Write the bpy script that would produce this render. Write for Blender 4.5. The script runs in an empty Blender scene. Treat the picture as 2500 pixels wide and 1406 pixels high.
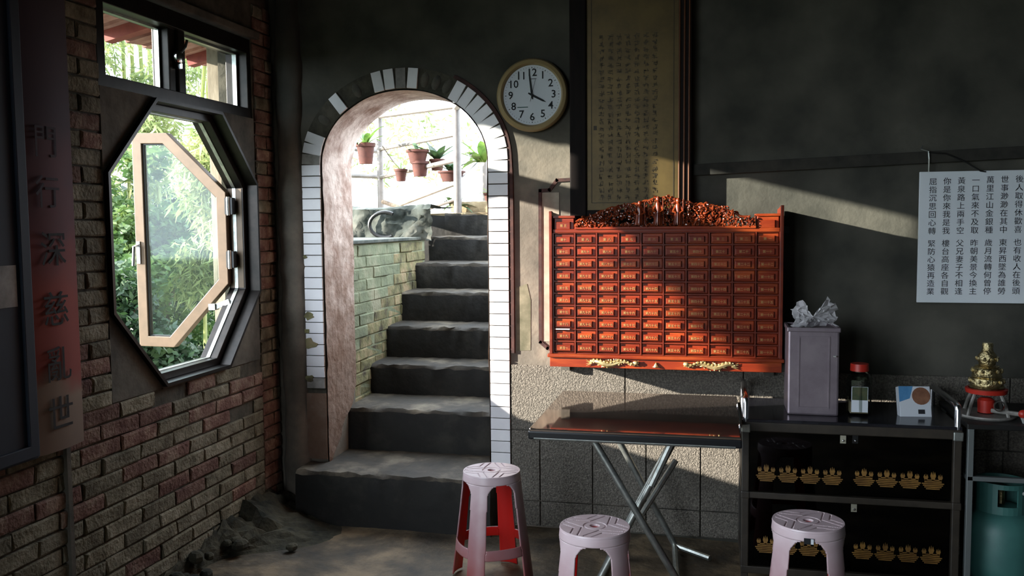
import bpy, bmesh, math, random
import numpy as np
from mathutils import Vector, Matrix
random.seed(7); RNG = np.random.default_rng(7)
PI = math.pi
SC = bpy.context.scene
COL = SC.collection

# ------------------------------------------------------------ camera, sky, sun, exposure
F = 2189.0
YAW, PITCH, ROLL = math.radians(12.9), math.radians(4.2), 0.009
fw = Vector((-math.sin(YAW)*math.cos(PITCH), math.cos(YAW)*math.cos(PITCH), -math.sin(PITCH)))
r0 = Vector((math.cos(YAW), math.sin(YAW), 0)); u0 = r0.cross(fw)
ri = r0*math.cos(ROLL) - u0*math.sin(ROLL); up = u0*math.cos(ROLL) + r0*math.sin(ROLL)
cd = bpy.data.cameras.new('camera'); cam = bpy.data.objects.new('camera', cd); COL.objects.link(cam)
cd.sensor_width = 36; cd.lens = 36*F/2500; cd.clip_start = .05
cam.matrix_world = Matrix(((ri.x, up.x, -fw.x, 0), (ri.y, up.y, -fw.y, 0), (ri.z, up.z, -fw.z, 1.5), (0, 0, 0, 1)))
SC.camera = cam
W = bpy.data.worlds.new('sky'); SC.world = W; W.use_nodes = True
bg = W.node_tree.nodes['Background']; bg.inputs[0].default_value = (.78, .89, 1, 1); bg.inputs[1].default_value = 10
SUN = Vector((2.5, 1.0, -.65)).normalized()
sd = bpy.data.lights.new('sun', 'SUN'); sd.energy = 24; sd.angle = math.radians(.6); sd.color = (1, .93, .82)
so = bpy.data.objects.new('sun', sd); COL.objects.link(so)
so.rotation_euler = (-SUN).to_track_quat('Z', 'Y').to_euler()
SC.view_settings.view_transform = 'Standard'; SC.view_settings.look = 'None'
SC.view_settings.exposure = 0; SC.view_settings.gamma = 1; SC.view_settings.use_curve_mapping = False
SC.cycles.use_denoising = True
SC.cycles.max_bounces = 8; SC.cycles.diffuse_bounces = 4; SC.cycles.transparent_max_bounces = 24
SC.cycles.caustics_reflective = False; SC.cycles.caustics_refractive = False

def portal(loc, rot, sx, sy):
    d = bpy.data.lights.new('daylight_portal', 'AREA'); d.shape = 'RECTANGLE'; d.size = sx; d.size_y = sy
    d.cycles.is_portal = True
    o = bpy.data.objects.new('daylight_portal', d); COL.objects.link(o); o.location = loc; o.rotation_euler = rot
D = 4.26          # back wall face (y)
XL = -2.22        # left wall face (x)
DOOR = (-3.1, 1.4, 2.7)   # open doorway in the left wall beside the camera: y0, y1, height
portal((-2.45, (DOOR[0]+DOOR[1])/2, DOOR[2]/2), (0, -PI/2, 0), DOOR[2], DOOR[1]-DOOR[0])
FRONT = (-2.15, -1.5, 2.4)   # doorway behind the camera
portal(((FRONT[0]+FRONT[1])/2, -3.35, FRONT[2]/2), (PI/2, 0, 0), FRONT[1]-FRONT[0], FRONT[2])
portal((-2.40, 3.49, 1.42), (0, -PI/2, 0), 1.1, 1.05)
portal((-2.40, 3.5, 2.2), (0, -PI/2, 0), .28, 1.05)
portal((-1.53, 4.66, 1.22), (-PI/2, 0, 0), .9, 1.9)

# ------------------------------------------------------------ helpers
def srgb(h):
    if isinstance(h, str):
        v = [int(h[i:i+2], 16)/255 for i in (0, 2, 4)]
    else: v = [c/255 for c in h]
    return tuple(c/12.92 if c <= .04045 else ((c+.055)/1.055)**2.4 for c in v) + (1,)

def mat(name, c1, c2=None, c3=None, scale=6, rough=.75, metal=0, bump=0, bscale=60, rnd=0, coat=0, detail=6,
        spec=.5, stretch=None, lo=.35, hi=.65, trans=0):
    m = bpy.data.materials.new(name); m.use_nodes = True
    n = m.node_tree.nodes; l = m.node_tree.links; b = n['Principled BSDF']
    b.inputs['Roughness'].default_value = rough; b.inputs['Metallic'].default_value = metal
    b.inputs['Specular IOR Level'].default_value = spec; b.inputs['Coat Weight'].default_value = coat
    b.inputs['Coat Roughness'].default_value = .08
    g = n.new('ShaderNodeNewGeometry'); vec = g.outputs['Position']
    if stretch:
        mp = n.new('ShaderNodeMapping'); mp.inputs['Scale'].default_value = stretch
        l.new(vec, mp.inputs['Vector']); vec = mp.outputs[0]
    col = None
    if c2 is None:
        b.inputs['Base Color'].default_value = srgb(c1)
    else:
        t = n.new('ShaderNodeTexNoise'); t.inputs['Scale'].default_value = scale; t.inputs['Detail'].default_value = detail
        t.inputs['Roughness'].default_value = .62
        l.new(vec, t.inputs['Vector'])
        r = n.new('ShaderNodeValToRGB'); r.color_ramp.elements[0].position = lo; r.color_ramp.elements[1].position = hi
        r.color_ramp.elements[0].color = srgb(c1); r.color_ramp.elements[1].color = srgb(c2)
        if c3:
            e = r.color_ramp.elements.new((lo+hi)/2); e.color = srgb(c3)
        l.new(t.outputs['Fac'], r.inputs['Fac']); col = r.outputs[0]
    if rnd:
        oi = n.new('ShaderNodeObjectInfo'); hs = n.new('ShaderNodeHueSaturation')
        mr = n.new('ShaderNodeMapRange'); mr.inputs['To Min'].default_value = 1-rnd; mr.inputs['To Max'].default_value = 1+rnd
        l.new(oi.outputs['Random'], mr.inputs['Value']); l.new(mr.outputs[0], hs.inputs['Value'])
        if col: l.new(col, hs.inputs['Color'])
        else: hs.inputs['Color'].default_value = srgb(c1)
        col = hs.outputs[0]
    if col: l.new(col, b.inputs['Base Color'])
    if bump:
        t2 = n.new('ShaderNodeTexNoise'); t2.inputs['Scale'].default_value = bscale; t2.inputs['Detail'].default_value = 5
        l.new(vec, t2.inputs['Vector'])
        bp = n.new('ShaderNodeBump'); bp.inputs['Strength'].default_value = min(1, bump); bp.inputs['Distance'].default_value = .01*max(1, bump)
        l.new(t2.outputs['Fac'], bp.inputs['Height']); l.new(bp.outputs[0], b.inputs['Normal'])
    if trans:
        out = n['Material Output']; tr = n.new('ShaderNodeBsdfTranslucent'); mx = n.new('ShaderNodeMixShader')
        mx.inputs[0].default_value = trans
        if col: l.new(col, tr.inputs['Color'])
        else: tr.inputs['Color'].default_value = srgb(c1)
        l.new(b.outputs[0], mx.inputs[1]); l.new(tr.outputs[0], mx.inputs[2]); l.new(mx.outputs[0], out.inputs['Surface'])
    return m

def glass(name, tint='ffffff', refl=.08, haze=0):
    m = bpy.data.materials.new(name); m.use_nodes = True
    n = m.node_tree.nodes; l = m.node_tree.links; n.remove(n['Principled BSDF'])
    t = n.new('ShaderNodeBsdfTransparent'); t.inputs[0].default_value = srgb(tint)
    g = n.new('ShaderNodeBsdfGlossy'); g.inputs['Roughness'].default_value = .04
    lw = n.new('ShaderNodeLayerWeight'); lw.inputs['Blend'].default_value = .5
    pw = n.new('ShaderNodeMath'); pw.operation = 'POWER'; pw.inputs[1].default_value = 5; l.new(lw.outputs['Facing'], pw.inputs[0])
    f = n.new('ShaderNodeMath'); f.operation = 'MULTIPLY_ADD'; f.inputs[1].default_value = .9; f.inputs[2].default_value = .03; l.new(pw.outputs[0], f.inputs[0])
    mx = n.new('ShaderNodeMixShader'); l.new(f.outputs[0], mx.inputs[0]); l.new(t.outputs[0], mx.inputs[1]); l.new(g.outputs[0], mx.inputs[2])
    last = mx
    if haze:
        d = n.new('ShaderNodeBsdfDiffuse'); d.inputs[0].default_value = (.8, .85, .9, 1)
        no = n.new('ShaderNodeTexNoise'); no.inputs['Scale'].default_value = 5; g2 = n.new('ShaderNodeNewGeometry')
        l.new(g2.outputs['Position'], no.inputs['Vector'])
        mr = n.new('ShaderNodeMapRange'); mr.inputs['To Max'].default_value = haze*2; l.new(no.outputs['Fac'], mr.inputs['Value'])
        m2 = n.new('ShaderNodeMixShader'); l.new(mr.outputs[0], m2.inputs[0]); l.new(mx.outputs[0], m2.inputs[1]); l.new(d.outputs[0], m2.inputs[2]); last = m2
    l.new(last.outputs[0], n['Material Output'].inputs['Surface'])
    return m

def wloc(o):
    v = Vector((0, 0, 0))
    while o: v += o.location; o = o.parent
    return v

class MB:
    def __init__(s): s.v = []; s.f = []; s.m = []; s.cur = 0
    def add(s, vs, fs):
        k = len(s.v); s.v += [tuple(v) for v in vs]; s.f += [tuple(i+k for i in f) for f in fs]; s.m += [s.cur]*len(fs); return s
    def box(s, x0, x1, y0, y1, z0, z1, M=None):
        vs = [Vector((x, y, z)) for x in (x0, x1) for y in (y0, y1) for z in (z0, z1)]
        if M: vs = [M @ v for v in vs]
        return s.add(vs, [(0, 1, 3, 2), (4, 6, 7, 5), (0, 4, 5, 1), (2, 3, 7, 6), (0, 2, 6, 4), (1, 5, 7, 3)])
    def prism(s, poly, fn, a, b):
        """poly: 2-D points, fn(u, v, w) -> 3-D, extruded from w=a to w=b"""
        n = len(poly)
        return s.add([fn(u, v, a) for u, v in poly] + [fn(u, v, b) for u, v in poly],
                     [tuple(range(n))[::-1], tuple(range(n, 2*n))] + [(i, (i+1) % n, n+(i+1) % n, n+i) for i in range(n)])
    def ring(s, outer, inner, fn, a, b):
        n = len(outer); vs = [fn(u, v, w) for w in (a, b) for P in (outer, inner) for u, v in P]; fs = []
        for i in range(n):
            j = (i+1) % n
            fs += [(i, j, n+j, n+i), (2*n+i, 3*n+i, 3*n+j, 2*n+j), (i, 2*n+i, 2*n+j, j), (n+i, n+j, 3*n+j, 3*n+i)]
        return s.add(vs, fs)
    def lathe(s, prof, c, n=24, axis='z', close=True, sq=1.0):
        vs = []; fs = []; k = len(prof)
        for i in range(n):
            a = 2*PI*i/n; ca, sa = math.cos(a), math.sin(a)
            for r, h in prof:
                if axis == 'z': vs.append((c[0]+r*ca, c[1]+r*sa*sq, c[2]+h))
                elif axis == 'y': vs.append((c[0]+r*ca, c[1]+h, c[2]+r*sa))
                else: vs.append((c[0]+h, c[1]+r*ca, c[2]+r*sa))
        for i in range(n):
            j = (i+1) % n
            for q in range(k-1): fs.append((i*k+q, j*k+q, j*k+q+1, i*k+q+1))
        return s.add(vs, fs)
    def tube(s, pts, r, n=8, cap=True):
        pts = [Vector(p) for p in pts]; m = len(pts); vs = []; fs = []
        rr = r if isinstance(r, (list, tuple)) else [r]*m
        prev = None
        for i, p in enumerate(pts):
            t = (pts[min(i+1, m-1)] - pts[max(i-1, 0)]).normalized()
            a = prev - t*prev.dot(t) if prev is not None else t.orthogonal()
            if a.length < 1e-5: a = t.orthogonal()
            a.normalize(); prev = a; b = t.cross(a)
            for q in range(n):
                th = 2*PI*q/n; vs.append(p + (a*math.cos(th) + b*math.sin(th))*rr[i])
        for i in range(m-1):
            for q in range(n):
                q2 = (q+1) % n; fs.append((i*n+q, i*n+q2, (i+1)*n+q2, (i+1)*n+q))
        if cap: fs += [tuple(range(n))[::-1], tuple(range((m-1)*n, m*n))]
        return s.add(vs, fs)
    def blob(s, c, r, n=8, k=5, M=None):
        vs = [(0, 0, -1)]; fs = []
        for i in range(1, k):
            ph = -PI/2 + PI*i/k
            for q in range(n): vs.append((math.cos(ph)*math.cos(2*PI*q/n), math.cos(ph)*math.sin(2*PI*q/n), math.sin(ph)))
        vs.append((0, 0, 1)); last = len(vs)-1
        for q in range(n):
            fs.append((0, 1+(q+1) % n, 1+q)); fs.append((last, last-n+q, last-n+(q+1) % n))
            for i in range(k-2): fs.append((1+i*n+q, 1+i*n+(q+1) % n, 1+(i+1)*n+(q+1) % n, 1+(i+1)*n+q))
        rr = Vector(r) if not isinstance(r, (int, float)) else Vector((r, r, r))
        P = []
        for v in vs:
            w = Vector((v[0]*rr.x, v[1]*rr.y, v[2]*rr.z))
            if M: w = M @ w
            P.append(Vector(c) + w)
        return s.add(P, fs)
    def mesh(s, name, mats, off=Vector((0, 0, 0)), smooth=False, bev=0):
        me = bpy.data.meshes.new(name)
        me.from_pydata([(v[0]-off.x, v[1]-off.y, v[2]-off.z) for v in s.v], [], s.f)
        bm = bmesh.new(); bm.from_mesh(me)
        for fc, i in zip(bm.faces, s.m): fc.material_index = i; fc.smooth = smooth
        bmesh.ops.recalc_face_normals(bm, faces=bm.faces)
        if bev:
            es = [e for e in bm.edges if len(e.link_faces) == 2 and e.calc_face_angle(0) > .5]
            bmesh.ops.bevel(bm, geom=es, offset=bev, segments=2, profile=.6, affect='EDGES', clamp_overlap=True)
        bm.to_mesh(me); bm.free()
        for q in (mats if isinstance(mats, (list, tuple)) else [mats]): me.materials.append(q)
        if smooth:
            try: me.set_sharp_from_angle(angle=math.radians(40))
            except Exception: pass
        return me
    def build(s, name, mats, parent=None, smooth=False, bev=0, local=False):
        off = Vector((0, 0, 0)) if (parent is None or local) else wloc(parent)
        o = bpy.data.objects.new(name, s.mesh(name, mats, off, smooth, bev)); COL.objects.link(o)
        if parent: o.parent = parent
        return o

def tag(o, label, cat, group=None, kind=None):
    o['label'] = label; o['category'] = cat
    if group: o['group'] = group
    if kind: o['kind'] = kind
    return o
def thing(name, label, cat, loc=(0, 0, 0), rz=0, group=None):
    o = bpy.data.objects.new(name, None); o.empty_display_size = .05; COL.objects.link(o)
    o.location = loc; o.rotation_euler = (0, 0, rz); return tag(o, label, cat, group)
def struct(o, label=None):
    o['kind'] = 'structure'
    if label: o['label'] = label
    return o
def place(name, me, loc, rot=(0, 0, 0), parent=None, scale=(1, 1, 1)):
    o = bpy.data.objects.new(name, me); COL.objects.link(o); o.location = loc; o.rotation_euler = rot; o.scale = scale
    if parent: o.parent = parent
    return o
def copy_tree(o, parent=None):
    c = o.copy(); COL.objects.link(c); c.parent = parent
    for ch in list(o.children): copy_tree(ch, c)
    return c
_tc = {}
def text_mesh(s, size, m, extr=.0004, bold=0):
    key = (s, size, m.name)
    if key in _tc: return _tc[key]
    cu = bpy.data.curves.new('lettering', 'FONT'); cu.body = s; cu.size = size; cu.extrude = extr; cu.offset = bold
    cu.align_x = 'CENTER'; cu.align_y = 'CENTER'; cu.resolution_u = 2
    o = bpy.data.objects.new('t', cu); COL.objects.link(o)
    dg = bpy.context.evaluated_depsgraph_get()
    me = bpy.data.meshes.new_from_object(o.evaluated_get(dg)); me.name = 'lettering'
    bpy.data.objects.remove(o); bpy.data.curves.remove(cu)
    me.materials.clear(); me.materials.append(m); _tc[key] = me
    return me
def join_text(name, items, m, parent, rot, size, bold=0):
    """items: (character, world location)"""
    for s, p in items: place(name, text_mesh(s, size, m, bold=bold), Vector(p) - wloc(parent), rot, parent)
FACE = (PI/2, 0, 0)            # lettering on a face that looks towards -y
FACEX = (PI/2, 0, PI/2)        # lettering on a face that looks towards +x

# ------------------------------------------------------------ materials
M = {}
def cement_and_top_shade():
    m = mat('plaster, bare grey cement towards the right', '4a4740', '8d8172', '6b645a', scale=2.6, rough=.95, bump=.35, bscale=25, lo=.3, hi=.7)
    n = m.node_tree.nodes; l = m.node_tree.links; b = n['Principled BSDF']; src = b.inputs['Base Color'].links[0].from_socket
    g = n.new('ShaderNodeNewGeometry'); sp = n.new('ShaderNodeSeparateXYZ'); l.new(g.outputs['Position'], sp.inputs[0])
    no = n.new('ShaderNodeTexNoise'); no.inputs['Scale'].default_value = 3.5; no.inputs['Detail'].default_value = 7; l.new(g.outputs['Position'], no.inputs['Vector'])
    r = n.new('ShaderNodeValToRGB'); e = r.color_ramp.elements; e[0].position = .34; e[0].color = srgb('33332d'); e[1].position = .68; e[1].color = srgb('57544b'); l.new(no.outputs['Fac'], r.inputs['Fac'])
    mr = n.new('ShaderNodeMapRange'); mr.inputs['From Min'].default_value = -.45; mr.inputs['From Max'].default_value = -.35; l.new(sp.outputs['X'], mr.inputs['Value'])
    m2 = n.new('ShaderNodeMapRange'); m2.inputs['From Min'].default_value = 1.95; m2.inputs['From Max'].default_value = 2.25  # fading light of the upper wall put into the colour
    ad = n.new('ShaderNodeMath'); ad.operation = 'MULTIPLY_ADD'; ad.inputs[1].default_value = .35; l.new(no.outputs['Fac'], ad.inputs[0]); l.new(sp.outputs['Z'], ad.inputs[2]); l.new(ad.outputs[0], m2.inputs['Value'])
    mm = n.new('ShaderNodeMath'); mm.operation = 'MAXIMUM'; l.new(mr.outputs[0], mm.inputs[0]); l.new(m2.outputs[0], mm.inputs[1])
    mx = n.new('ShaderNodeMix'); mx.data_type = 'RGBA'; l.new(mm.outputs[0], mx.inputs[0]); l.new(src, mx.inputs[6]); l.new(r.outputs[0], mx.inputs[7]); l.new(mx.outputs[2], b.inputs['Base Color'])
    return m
M['plaster'] = cement_and_top_shade()
M['plaster_left'] = mat('dark cement', '3b3a35', '6b6459', scale=4, rough=.95, bump=.5, bscale=22)
M['strip'] = mat('blackened wooden strip', '1e1d19', '37342d', scale=9, rough=.9)
M['mortar'] = mat('dark mortar', '35332b', '575247', scale=9, rough=1, bump=.5, bscale=40)
M['reveal'] = mat('flaking lime wash', '7d5a48', 'd9c6ba', 'b89f90', scale=5.5, rough=.95, bump=.8, bscale=18, lo=.28, hi=.62, stretch=(1, 1, .55))
def stained():
    m = mat('flaking lime wash stained brown below', '86695a', 'd0bfb4', 'ac968a', scale=7, rough=.95, bump=1, bscale=22, lo=.3, hi=.6)
    n = m.node_tree.nodes; l = m.node_tree.links; b = n['Principled BSDF']; src = b.inputs['Base Color'].links[0].from_socket
    g = n.new('ShaderNodeNewGeometry'); sp = n.new('ShaderNodeSeparateXYZ'); l.new(g.outputs['Position'], sp.inputs[0])
    no = n.new('ShaderNodeTexNoise'); no.inputs['Scale'].default_value = 9; no.inputs['Detail'].default_value = 8; no.inputs['Roughness'].default_value = .7; l.new(g.outputs['Position'], no.inputs['Vector'])
    ma = n.new('ShaderNodeMath'); ma.operation = 'MULTIPLY_ADD'; ma.inputs[1].default_value = 1.5; l.new(no.outputs['Fac'], ma.inputs[0]); l.new(sp.outputs['Z'], ma.inputs[2])
    mr = n.new('ShaderNodeMapRange'); mr.inputs['From Min'].default_value = 1.55; mr.inputs['From Max'].default_value = 2.45; mr.inputs['To Min'].default_value = .85; mr.inputs['To Max'].default_value = 0; l.new(ma.outputs[0], mr.inputs['Value'])
    mx = n.new('ShaderNodeMix'); mx.data_type = 'RGBA'; l.new(mr.outputs[0], mx.inputs[0]); l.new(src, mx.inputs[6]); mx.inputs[7].default_value = srgb('664c3a'); l.new(mx.outputs[2], b.inputs['Base Color'])
    return m
M['reveal'] = stained()
def bleached():
    m = mat('sun-bleached pink plastic', 'a88f95', rough=.33)
    n = m.node_tree.nodes; l = m.node_tree.links; b = n['Principled BSDF']
    g = n.new('ShaderNodeNewGeometry'); sp = n.new('ShaderNodeSeparateXYZ'); l.new(g.outputs['Position'], sp.inputs[0])
    no = n.new('ShaderNodeTexNoise'); no.inputs['Scale'].default_value = 14; l.new(g.outputs['Position'], no.inputs['Vector'])
    ma = n.new('ShaderNodeMath'); ma.operation = 'MULTIPLY_ADD'; ma.inputs[1].default_value = .16; l.new(no.outputs['Fac'], ma.inputs[0]); l.new(sp.outputs['Z'], ma.inputs[2])
    r = n.new('ShaderNodeValToRGB'); e = r.color_ramp.elements; e[0].position = .12; e[0].color = srgb('8c4a48'); e[1].position = .54; e[1].color = srgb('c9b4b8')
    x = e.new(.33); x.color = srgb('a07c80'); l.new(ma.outputs[0], r.inputs['Fac']); l.new(r.outputs[0], b.inputs['Base Color']); return m
M['brick'] = mat('old brick', '57503f', '8a8370', '716a57', scale=11, rough=.95, bump=.9, bscale=70, rnd=.22)
M['brick_red'] = mat('weathered red brick', '5a3a32', '8f7a6a', '73564a', scale=9, rough=.95, bump=.9, bscale=70, rnd=.25)
M['brick_green'] = mat('green washed brick', '5b604c', '8e8c74', '6f765c', scale=4.5, rough=.9, bump=.5, bscale=40, rnd=.04, lo=.32, hi=.66)
M['brick_moss'] = mat('mossy bare brick', '40392c', '8f7d60', '6e6a48', scale=7, rough=.95, bump=.6, bscale=40, rnd=.1)
M['tile'] = mat('white glazed tile', 'd6d3d6', 'e8e5e6', scale=3, rough=.3, rnd=.05)
M['tile_dirty'] = mat('grimy tile', '6a6560', '97918c', scale=12, rough=.6, rnd=.15)
M['faded'] = mat('faded green paint', '54523f', '857d69', '6b6653', scale=9, rough=.9)
M['faded_pale'] = mat('faded pale paint', '8a8072', 'b5a796', scale=6, rough=.9)
M['pebble'] = mat('washed pebble finish', '56514a', '817a70', '6b655c', scale=120, rough=.95, bump=1.1, bscale=160, detail=3)
M['border'] = mat('dark red painted border', '2e1715', '4a2a24', scale=30, rough=.8)
M['floor'] = mat('worn concrete floor', '2a2319', '7a6850', '4a3f2f', scale=3.6, rough=.75, bump=.7, bscale=26, lo=.36, hi=.64)
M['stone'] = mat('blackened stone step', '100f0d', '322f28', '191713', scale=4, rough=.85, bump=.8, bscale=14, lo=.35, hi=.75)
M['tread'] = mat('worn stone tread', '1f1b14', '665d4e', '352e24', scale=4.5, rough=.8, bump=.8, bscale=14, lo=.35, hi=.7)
M['rock'] = mat('rough grey rock', '282e2a', '62625a', '434842', scale=6, rough=.95, bump=.5, bscale=16)
M['rubble'] = mat('mossy rubble', '1f211a', '4e4a3b', scale=10, rough=1, bump=1, bscale=30)
M['pale_wall'] = mat('grey lime washed wall', '4c4e50', '606264', scale=3, rough=.95)
M['ceil'] = mat('sooty ceiling', '2c2a27', '3c3934', scale=3, rough=1)
M['bronze'] = mat('dark bronze aluminium', '1c1917', '2a2522', scale=20, rough=.38, metal=.6)
M['sash'] = mat('tan anodised sash', '544330', '624e3a', scale=14, rough=.45, metal=.15)
M['chrome'] = mat('chrome', 'c9c9cc', rough=.18, metal=1)
M['steel'] = mat('galvanised tube', '8f9490', 'b4b6b0', scale=30, rough=.38, metal=.85)
M['black'] = mat('black metal', '0d0d0d', rough=.4)
M['glass'] = glass('window glass', 'f9fcfb', haze=.012)
M['glass_sash'] = glass('dusty sash glass', 'e8f0f0', haze=.003)
M['glass_clock'] = glass('clock glass', 'f6f8f8')
M['smoke'] = glass('smoked door glass', '5a5048')
M['lacquer'] = mat('red lacquered wood', '6c220e', '96401a', '7c2b12', scale=7, rough=.36, spec=.3, stretch=(.5, 1, 3), rnd=.22)
M['lacquer_dark'] = mat('red lacquered carcass', '561c10', '702a15', scale=8, rough=.38, spec=.3, stretch=(.5, 1, 3))
M['carving'] = mat('glossy carved rosewood', '5a2010', '8a3b1b', scale=30, rough=.25, coat=.5)
M['gilt'] = mat('gilded carving', 'c09f62', 'eed9a4', scale=60, rough=.3, metal=.75)
M['gold_ink'] = mat('gold lettering', 'b08850', rough=.5)
M['ink'] = mat('black ink', '16161c', rough=.7)
M['ink_soft'] = mat('faded black paint', '1d1c1e', '302c2c', scale=40, rough=.85)
M['ink_faint'] = mat('almost worn off paint', '3a3038', '453a40', scale=30, rough=.85)
M['paper'] = mat('white board', 'dde2e6', 'e6eaed', scale=2, rough=.45)
M['clock_face'] = mat('white clock dial', 'eeeff5', rough=.5)
M['clock_rim'] = mat('pale gold plastic rim', '96815a', 'a18c64', scale=8, rough=.35)
M['plaque_wood'] = mat('dark plaque frame', '0f0a09', '1a1210', scale=12, rough=.7, spec=.15, stretch=(3, 3, .5))
M['plaque_gold'] = mat('brown gold plaque', '4c3d20', '62502b', scale=7, rough=.45, metal=.45)
M['plaque_ink'] = mat('engraved brown', '33270f', rough=.6)
M['plaque_line'] = mat('polished frame bead', '5e3a26', rough=.25, coat=.6)
M['table_top'] = mat('polished table sheet', 'a09086', 'ab9b90', scale=4, rough=.05, metal=.9)
M['table_rim'] = mat('black table rim', '17181b', rough=.3, metal=.3)
M['stool_out'] = bleached()
M['stool_in'] = mat('red plastic inside', 'c01812', rough=.45)
M['sticker'] = mat('stool sticker', '101318', rough=.4)
M['white'] = mat('white plastic', 'd8d8d6', rough=.5)
M['cab_frame'] = mat('dark brown sideboard frame', '2b2620', '383129', scale=20, rough=.4)
M['cab_in'] = mat('black sideboard board', '0c0b0a', '15130f', scale=9, rough=.5)
M['cab_top'] = mat('dark laminate top', '15151a', '25252a', scale=8, rough=.16)
M['motif'] = mat('gold printed motif', '6a4a20', '8a642c', scale=30, rough=.5)
M['latch'] = mat('cream latch plate', 'a8a390', rough=.4, metal=.3)
M['tin'] = mat('dull tinplate', '857880', '9a8d93', scale=8, rough=.42, metal=.75)
M['bag'] = None
M['brass'] = mat('tarnished brass', '8d7a52', 'c8b88c', scale=40, rough=.28, metal=.95, bump=.6, bscale=90)
M['red'] = mat('red enamel', 'a8281c', rough=.4)
M['iron'] = mat('grey cast iron', '76726c', '8e8a84', scale=40, rough=.6, metal=.3)
M['teal'] = mat('teal gas cylinder paint', '2f5a55', '3b6a63', scale=5, rough=.5)
M['rack'] = mat('galvanised rack tube', '7f8483', rough=.4, metal=.6)
M['hose'] = mat('grey rubber hose', '8a8d8a', rough=.6)
M['wood_dark'] = mat('dark blue painted board', '141e2e', '1c2736', scale=6, rough=.7)
M['terracotta'] = mat('terracotta', '3c1a12', '52281c', scale=14, rough=.8)
M['white_metal'] = mat('white painted pipe', '5f5955', '736d69', scale=10, rough=.5)
M['soil'] = mat('plateau soil', '7a6a50', 'a8977a', scale=5, rough=1, bump=1, bscale=15)
M['leaf'] = mat('broad green leaf', '2d4a1e', '6b8a3c', scale=6, rough=.5, trans=.35)
M['leaf_dark'] = mat('dark foliage', '162818', '3f562f', '253d23', scale=4, rough=.55, trans=.3)
M['leaf_mid'] = mat('green foliage', '2a4424', '75884a', '4a6536', scale=3, rough=.55, trans=.4)
M['leaf_pale'] = mat('feathery pale foliage', '5c6c40', 'b8b886', '8a955e', scale=2.2, rough=.6, trans=.45)
M['bark'] = mat('bark', '3c332a', '6b5f50', scale=12, rough=1, bump=.8)
M['bamboo'] = mat('bamboo culm', '77803f', '9a9c62', scale=4, rough=.5)
M['eave_wood'] = mat('pinkish eave boards', '8a5248', 'b98a7c', scale=9, rough=.85, rnd=.15)
M['eave_red'] = mat('red painted fascia', '7a2f28', '9a4a3e', scale=9, rough=.7)
M['post'] = mat('grey weathered post', '6e6353', '968a78', scale=9, rough=.9, stretch=(3, 3, .6))
M['yard'] = mat('paved yard', '6c6a64', '827f78', scale=2, rough=.95)
M['ground'] = mat('forest floor', '2a3320', '4d5534', scale=3, rough=1)
M['label_white'] = mat('white print', 'c8ccd2', rough=.5)
M['label_green'] = mat('dark green print', '2c3a22', '4a4a2c', scale=30, rough=.6)
M['label_blue'] = mat('blue print', '3a6f9e', '5f94bc', scale=6, rough=.4)
M['label_brown'] = mat('brown print', '6b4633', '8a6048', scale=20, rough=.5)
M['jar'] = glass('clear jar', 'cfd3cf')
def bag_mat():
    m = mat('crumpled clear plastic', 'd8d4d6', rough=.15, spec=.8)
    n = m.node_tree.nodes; l = m.node_tree.links; b = n['Principled BSDF']; o = n['Material Output']
    t = n.new('ShaderNodeBsdfTransparent'); x = n.new('ShaderNodeMixShader'); x.inputs[0].default_value = .6
    l.new(t.outputs[0], x.inputs[1]); l.new(b.outputs[0], x.inputs[2]); l.new(x.outputs[0], o.inputs['Surface']); return m
M['bag'] = bag_mat()

# ------------------------------------------------------------ room shell
YF, XR, ZC = -3.2, 3.6, 3.2
b = MB(); nx, ny = 60, 70
xs = np.linspace(-2.3, XR, nx); ys = np.linspace(YF, 4.6, ny)
vs = [(x, y, .008*math.sin(3.1*x+1.7*y)*math.cos(2.3*y-x) + .006*math.sin(7*x+3)*math.sin(6*y)-.008) for y in ys for x in xs]
fs = [(j*nx+i, j*nx+i+1, (j+1)*nx+i+1, (j+1)*nx+i) for j in range(ny-1) for i in range(nx-1)]
floor = struct(b.add(vs, fs).build('floor', M['floor'], smooth=True), 'worn dark concrete floor')
struct(MB().box(-2.6, XR+.2, YF-.2, 4.7, ZC, ZC+.15).build('ceiling', M['ceil']))
struct(MB().box(XR, XR+.2, YF-.2, 4.7, -.1, ZC).build('wall_right', M['pale_wall']))
struct(MB().box(-2.6, FRONT[0], YF-.2, YF, -.1, ZC).box(FRONT[1], XR+.2, YF-.2, YF, -.1, ZC).box(FRONT[0], FRONT[1], YF-.2, YF, FRONT[2], ZC).build('wall_front', M['pale_wall']))

# back wall with the arched doorway
AX, AZ, ARX, ARZ = -1.526, 1.80, .438, .362
def arch(t, rx=ARX, rz=ARZ): return (AX + rx*math.cos(t), AZ + rz*math.sin(t))
b = MB(); fn = lambda u, v, w: (u, w, v)
b.prism([(-2.42, -.1), (AX-ARX, -.1), (AX-ARX, AZ), (-2.42, AZ)], fn, D, D+.37)
b.prism([(AX+ARX, -.1), (XR+.2, -.1), (XR+.2, AZ), (AX+ARX, AZ)], fn, D, D+.37)
b.prism([(-2.42, AZ), (AX-ARX, AZ), (AX-ARX, ZC), (-2.42, ZC)], fn, D, D+.37)
b.prism([(AX+ARX, AZ), (XR+.2, AZ), (XR+.2, ZC), (AX+ARX, ZC)], fn, D, D+.37)
NA = 32
for i in range(NA):
    p, q = arch(PI - PI*i/NA), arch(PI - PI*(i+1)/NA)
    b.prism([p, q, (q[0], ZC), (p[0], ZC)], fn, D, D+.37)
wall_back = struct(b.build('wall_back', M['plaster']), 'sooty plastered back wall, shade painted into its top, with an arched doorway')

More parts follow.
